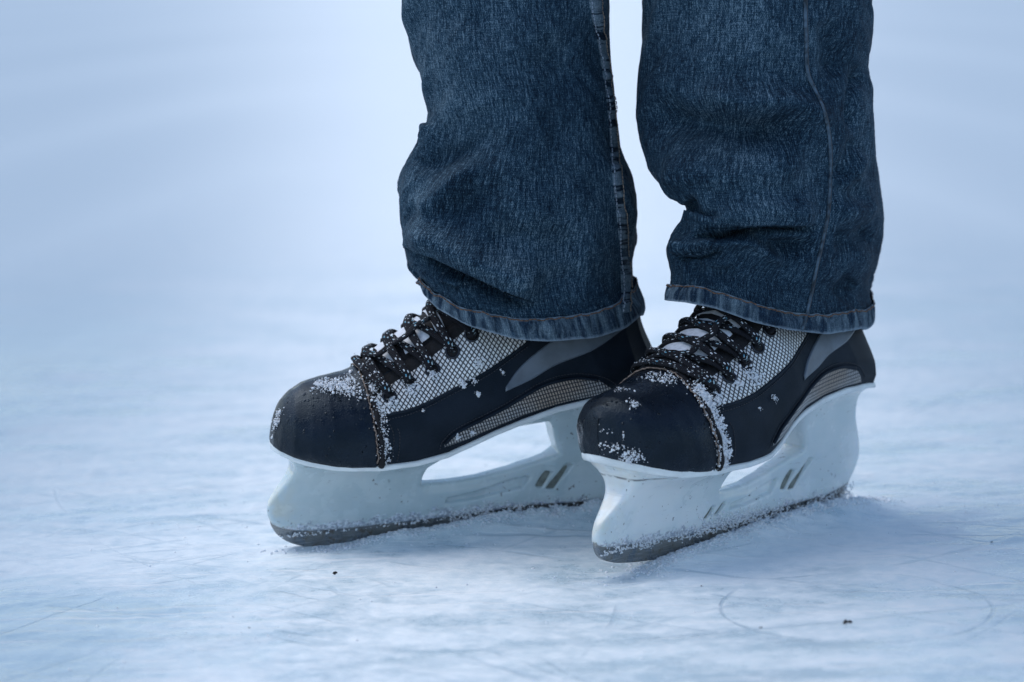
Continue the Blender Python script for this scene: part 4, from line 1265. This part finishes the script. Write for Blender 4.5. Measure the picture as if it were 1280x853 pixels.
def body():
    """one continuous skinned figure inside the clothes, feet to waist"""
    pts = [((.08, .01, .98), .13), ((.08, .01, .88), .14)]
    edges = [(0, 1)]
    for S, hipx in ((SK_A, -.005), (SK_B, .165)):
        ank = S.rigid(np.array([-.085, 0, .150])); heel = S.rigid(np.array([-.10, 0, .122])); ball = S.rigid(np.array([.06, 0, .088])); toe = S.rigid(np.array([.10, 0, .085]))
        i = len(pts)
        shin = ank.copy(); shin[2] = .30; shin[0] = (ank[0] + hipx) / 2
        pts += [((hipx, .01, .80), .075), ((hipx, .0, .50), .052), (tuple(shin), .042), (tuple(ank + [0, 0, .02]), .026), (tuple(heel), .018), (tuple(ball), .015), (tuple(toe), .012)]
        edges += [(1, i), (i, i + 1), (i + 1, i + 2), (i + 2, i + 3), (i + 3, i + 4), (i + 4, i + 5), (i + 5, i + 6)]
    me = bpy.data.meshes.new('body'); off = np.array(person.location)
    me.from_pydata([tuple(np.array(p) - off) for p, _ in pts], edges, []); me.update()
    o = bpy.data.objects.new('body', me); COL.objects.link(o); o.parent = person
    o.modifiers.new('skin', 'SKIN')
    for sv, (_, r_) in zip(me.skin_vertices[0].data, pts): sv.radius = (r_, r_)
    me.skin_vertices[0].data[0].use_root = True
    o.modifiers.new('sub', 'SUBSURF').render_levels = 2
    me.materials.append(M['sock'])
body()

# ------------------------------------------------------------------ ice
def graded(a, b, step, far, n=46):
    core = np.arange(a, b, step)
    g = np.geomspace(step, 1, n); g = np.cumsum(np.geomspace(step * 1.2, far * .18, n))
    return np.concatenate([(a - g)[::-1], core, core[-1] + g])
xs = graded(-.62, .66, .0034, 400); ys = graded(-.48, .62, .0038, 500)
X, Y = np.meshgrid(xs, ys, indexing='ij')
def seg_local(S, X, Y):
    dx = X - S.o[0]; dy = Y - S.o[1]
    return dx * S.fw[0] + dy * S.fw[1], dx * S.sd[0] + dy * S.sd[1]
near = np.exp(-((X / 1.6) ** 2 + (Y / 2.0) ** 2))
Z = .0020 * fbm(X * 7, Y * 7, 3, 41) * near + .004 * fbm(X * 1.2, Y * 1.2, 2, 40) * np.exp(-((X / 6) ** 2 + (Y / 8) ** 2))
Z += .0006 * fbm(X * 42, Y * 42, 3, 51) * near + .0005 * fbm(X * 120, Y * 120, 2, 61) * near
# scuffed furrows running roughly along the skates
ang = R(28); U = X * math.cos(ang) + Y * math.sin(ang); Wd = -X * math.sin(ang) + Y * math.cos(ang)
Z += .0009 * fbm(U * 6, Wd * 38, 3, 71) * near
for S, prof in ((SK_A, [(-.16, .004), (-.11, .0145), (-.064, .0135), (-.037, .0115), (-.011, .0105), (.024, .006), (.058, .0045), (.080, .0010), (.095, -.003), (.11, -.004), (.16, -.002)]),
                (SK_B, [(-.16, .002), (-.135, .007), (-.12, .0095), (-.089, .0100), (-.055, .0095), (-.004, .0080), (.033, .0060), (.065, .0045), (.091, .0030), (.11, -.001), (.13, -.003), (.16, -.003)])):
    lx, ly = seg_local(S, X, Y)
    pr = np.array(prof); h = np.interp(lx, pr[:, 0], pr[:, 1]) * sstep(-.22, -.15, lx) * sstep(.20, .15, lx)
    cy = S.sd[2]
    yoff = .010
    lum = .0022 * fbm(X * 70, Y * 70, 3, 81) + .0012 * fbm(X * 190, Y * 190, 2, 83)
    # banked on the viewer's side, ground into a groove where the steel stands
    Z += (h + lum * np.abs(h) / .008) * np.exp(-((ly - yoff) / .020) ** 2) * sstep(-.006, .006, ly)
    Z += .5 * h * np.exp(-((ly + .012) / .016) ** 2) * sstep(.004, -.006, ly)
G = np.stack([X, Y, Z], -1)
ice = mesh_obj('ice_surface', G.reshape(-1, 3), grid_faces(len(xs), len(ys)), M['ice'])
tag(ice, 'frosted white and pale blue natural ice with skate scratches', 'ice', kind='structure')
ice_bvh = BVHTree.FromPolygons([Vector(p) for p in G[30:-30, 30:-30].reshape(-1, 3)], [tuple(int(i) for i in f) for f in grid_faces(G.shape[0] - 60, G.shape[1] - 60)])

# loose shaved snow along the blades and over the near ice
pts, sz = [], []
r = np.random.default_rng(99)
def gz(x, y):
    h = ice_bvh.ray_cast(Vector((x, y, .2)), Vector((0, 0, -1))); return h[0].z if h[0] else 0
for S in (SK_A, SK_B):
    for _ in range(2600):
        lx = r.uniform(-.17, .12 if r.uniform() < .9 else .16); ly = abs(r.normal()) * .012 + .001 if r.uniform() < .8 else -abs(r.normal()) * .015
        p = S.o + lx * S.fw + ly * S.sd; s_ = r.uniform(.0004, .0016) * (1 if abs(ly) < .02 else .6)
        pts.append((p[0], p[1], gz(p[0], p[1]) + s_ * .1)); sz.append(s_)
for _ in range(2600):
    x_, y_ = r.uniform(-.6, .65), r.uniform(-.46, .58)
    if fbm(np.array([x_ * 9]), np.array([y_ * 9]), 2, 5)[0] < -.1: continue
    s_ = .0003 + .0010 * r.uniform() ** 3
    pts.append((x_, y_, gz(x_, y_))); sz.append(s_)
V, F = crystals(np.array(pts), sz, 77, .7)
tag(mesh_obj('shaved_snow', V, F, M['groundsnow']), 'loose shaved snow crystals scattered over the ice and along the blades', 'snow', kind='stuff')

# specks of dirt
def ice_at(px, py):
    d = ray(px, py); h = ice_bvh.ray_cast(Vector(CPOS), Vector(d)); return np.array(h[0]) if h[0] else CPOS + d * (-CPOS[2] / d[2])
for (px, py, s_, lab) in ((419, 717, .0024, 'small dark speck of debris on the ice below the left skate toe'), (1059, 779, .0024, 'small dark speck of debris on the ice at the lower right'),
                          (951, 785, .0007, None), (877, 733, .0007, None), (312, 785, .0007, None), (1240, 678, .0007, None)):
    q = ice_at(px, py)
    k = 5; P_ = q + r.normal(size=(k, 3)) * s_ * np.array([.8, .5, .12]) + [0, 0, s_ * .15]
    V, F = crystals(P_, r.uniform(.35, .7, k) * s_, int(px))
    o = mesh_obj('debris_speck', V, F, M['debris'], smooth=False)
    labs = {951: 'tiny dark speck on the ice left of the larger lower right speck', 877: 'tiny dark speck on the ice below the right skate', 312: 'tiny dark speck on the ice at the lower left',
            1240: 'tiny dark speck on the ice near the right edge', 1231: 'lower of two tiny dark specks near the right edge', 8: 'brownish speck on the ice at the left edge'}
    tag(o, lab or labs[px], 'debris', 'dark specks on the ice')

# ------------------------------------------------------------------ light, sky, camera
SUN_EL, SUN_AZ = 60, 292          # azimuth measured clockwise from +Y
w = bpy.data.worlds.new('World'); scene.world = w; w.use_nodes = True
nt = w.node_tree; bg = nt.nodes['Background']
sky = nt.nodes.new('ShaderNodeTexSky'); sky.sky_type = 'NISHITA'; sky.sun_disc = False
sky.sun_elevation = R(SUN_EL); sky.sun_rotation = R(SUN_AZ); sky.air_density = 1.0; sky.dust_density = .8; sky.ozone_density = .25
nt.links.new(sky.outputs[0], bg.inputs[0]); bg.inputs[1].default_value = .10
sl = bpy.data.lights.new('sun', 'SUN'); sl.energy = .95; sl.angle = R(50); sl.color = (1, .985, .965)
so = bpy.data.objects.new('sun', sl); COL.objects.link(so)
el, az = R(SUN_EL), R(SUN_AZ)
dirv = Vector((math.cos(el) * math.sin(az), math.cos(el) * math.cos(az), math.sin(el)))
so.rotation_euler = dirv.to_track_quat('Z', 'Y').to_euler(); so.location = dirv * 5

cd = bpy.data.cameras.new('camera'); cam = bpy.data.objects.new('camera', cd); COL.objects.link(cam)
mw = Matrix(((CRT[0], CUP[0], -CFW[0], CPOS[0]), (CRT[1], CUP[1], -CFW[1], CPOS[1]), (CRT[2], CUP[2], -CFW[2], CPOS[2]), (0, 0, 0, 1)))
cam.matrix_world = mw
cd.sensor_width = 36; cd.lens = CAM_F / 1280 * 36; cd.clip_start = .05; cd.clip_end = 3000
cd.dof.use_dof = True; cd.dof.focus_distance = 1.72; cd.dof.aperture_fstop = 5.0
scene.camera = cam
scene.view_settings.view_transform = 'Standard'; scene.view_settings.look = 'None'
scene.view_settings.exposure = 0.88; scene.view_settings.gamma = 1
scene.render.engine = 'CYCLES'
scene.cycles.max_bounces = 8
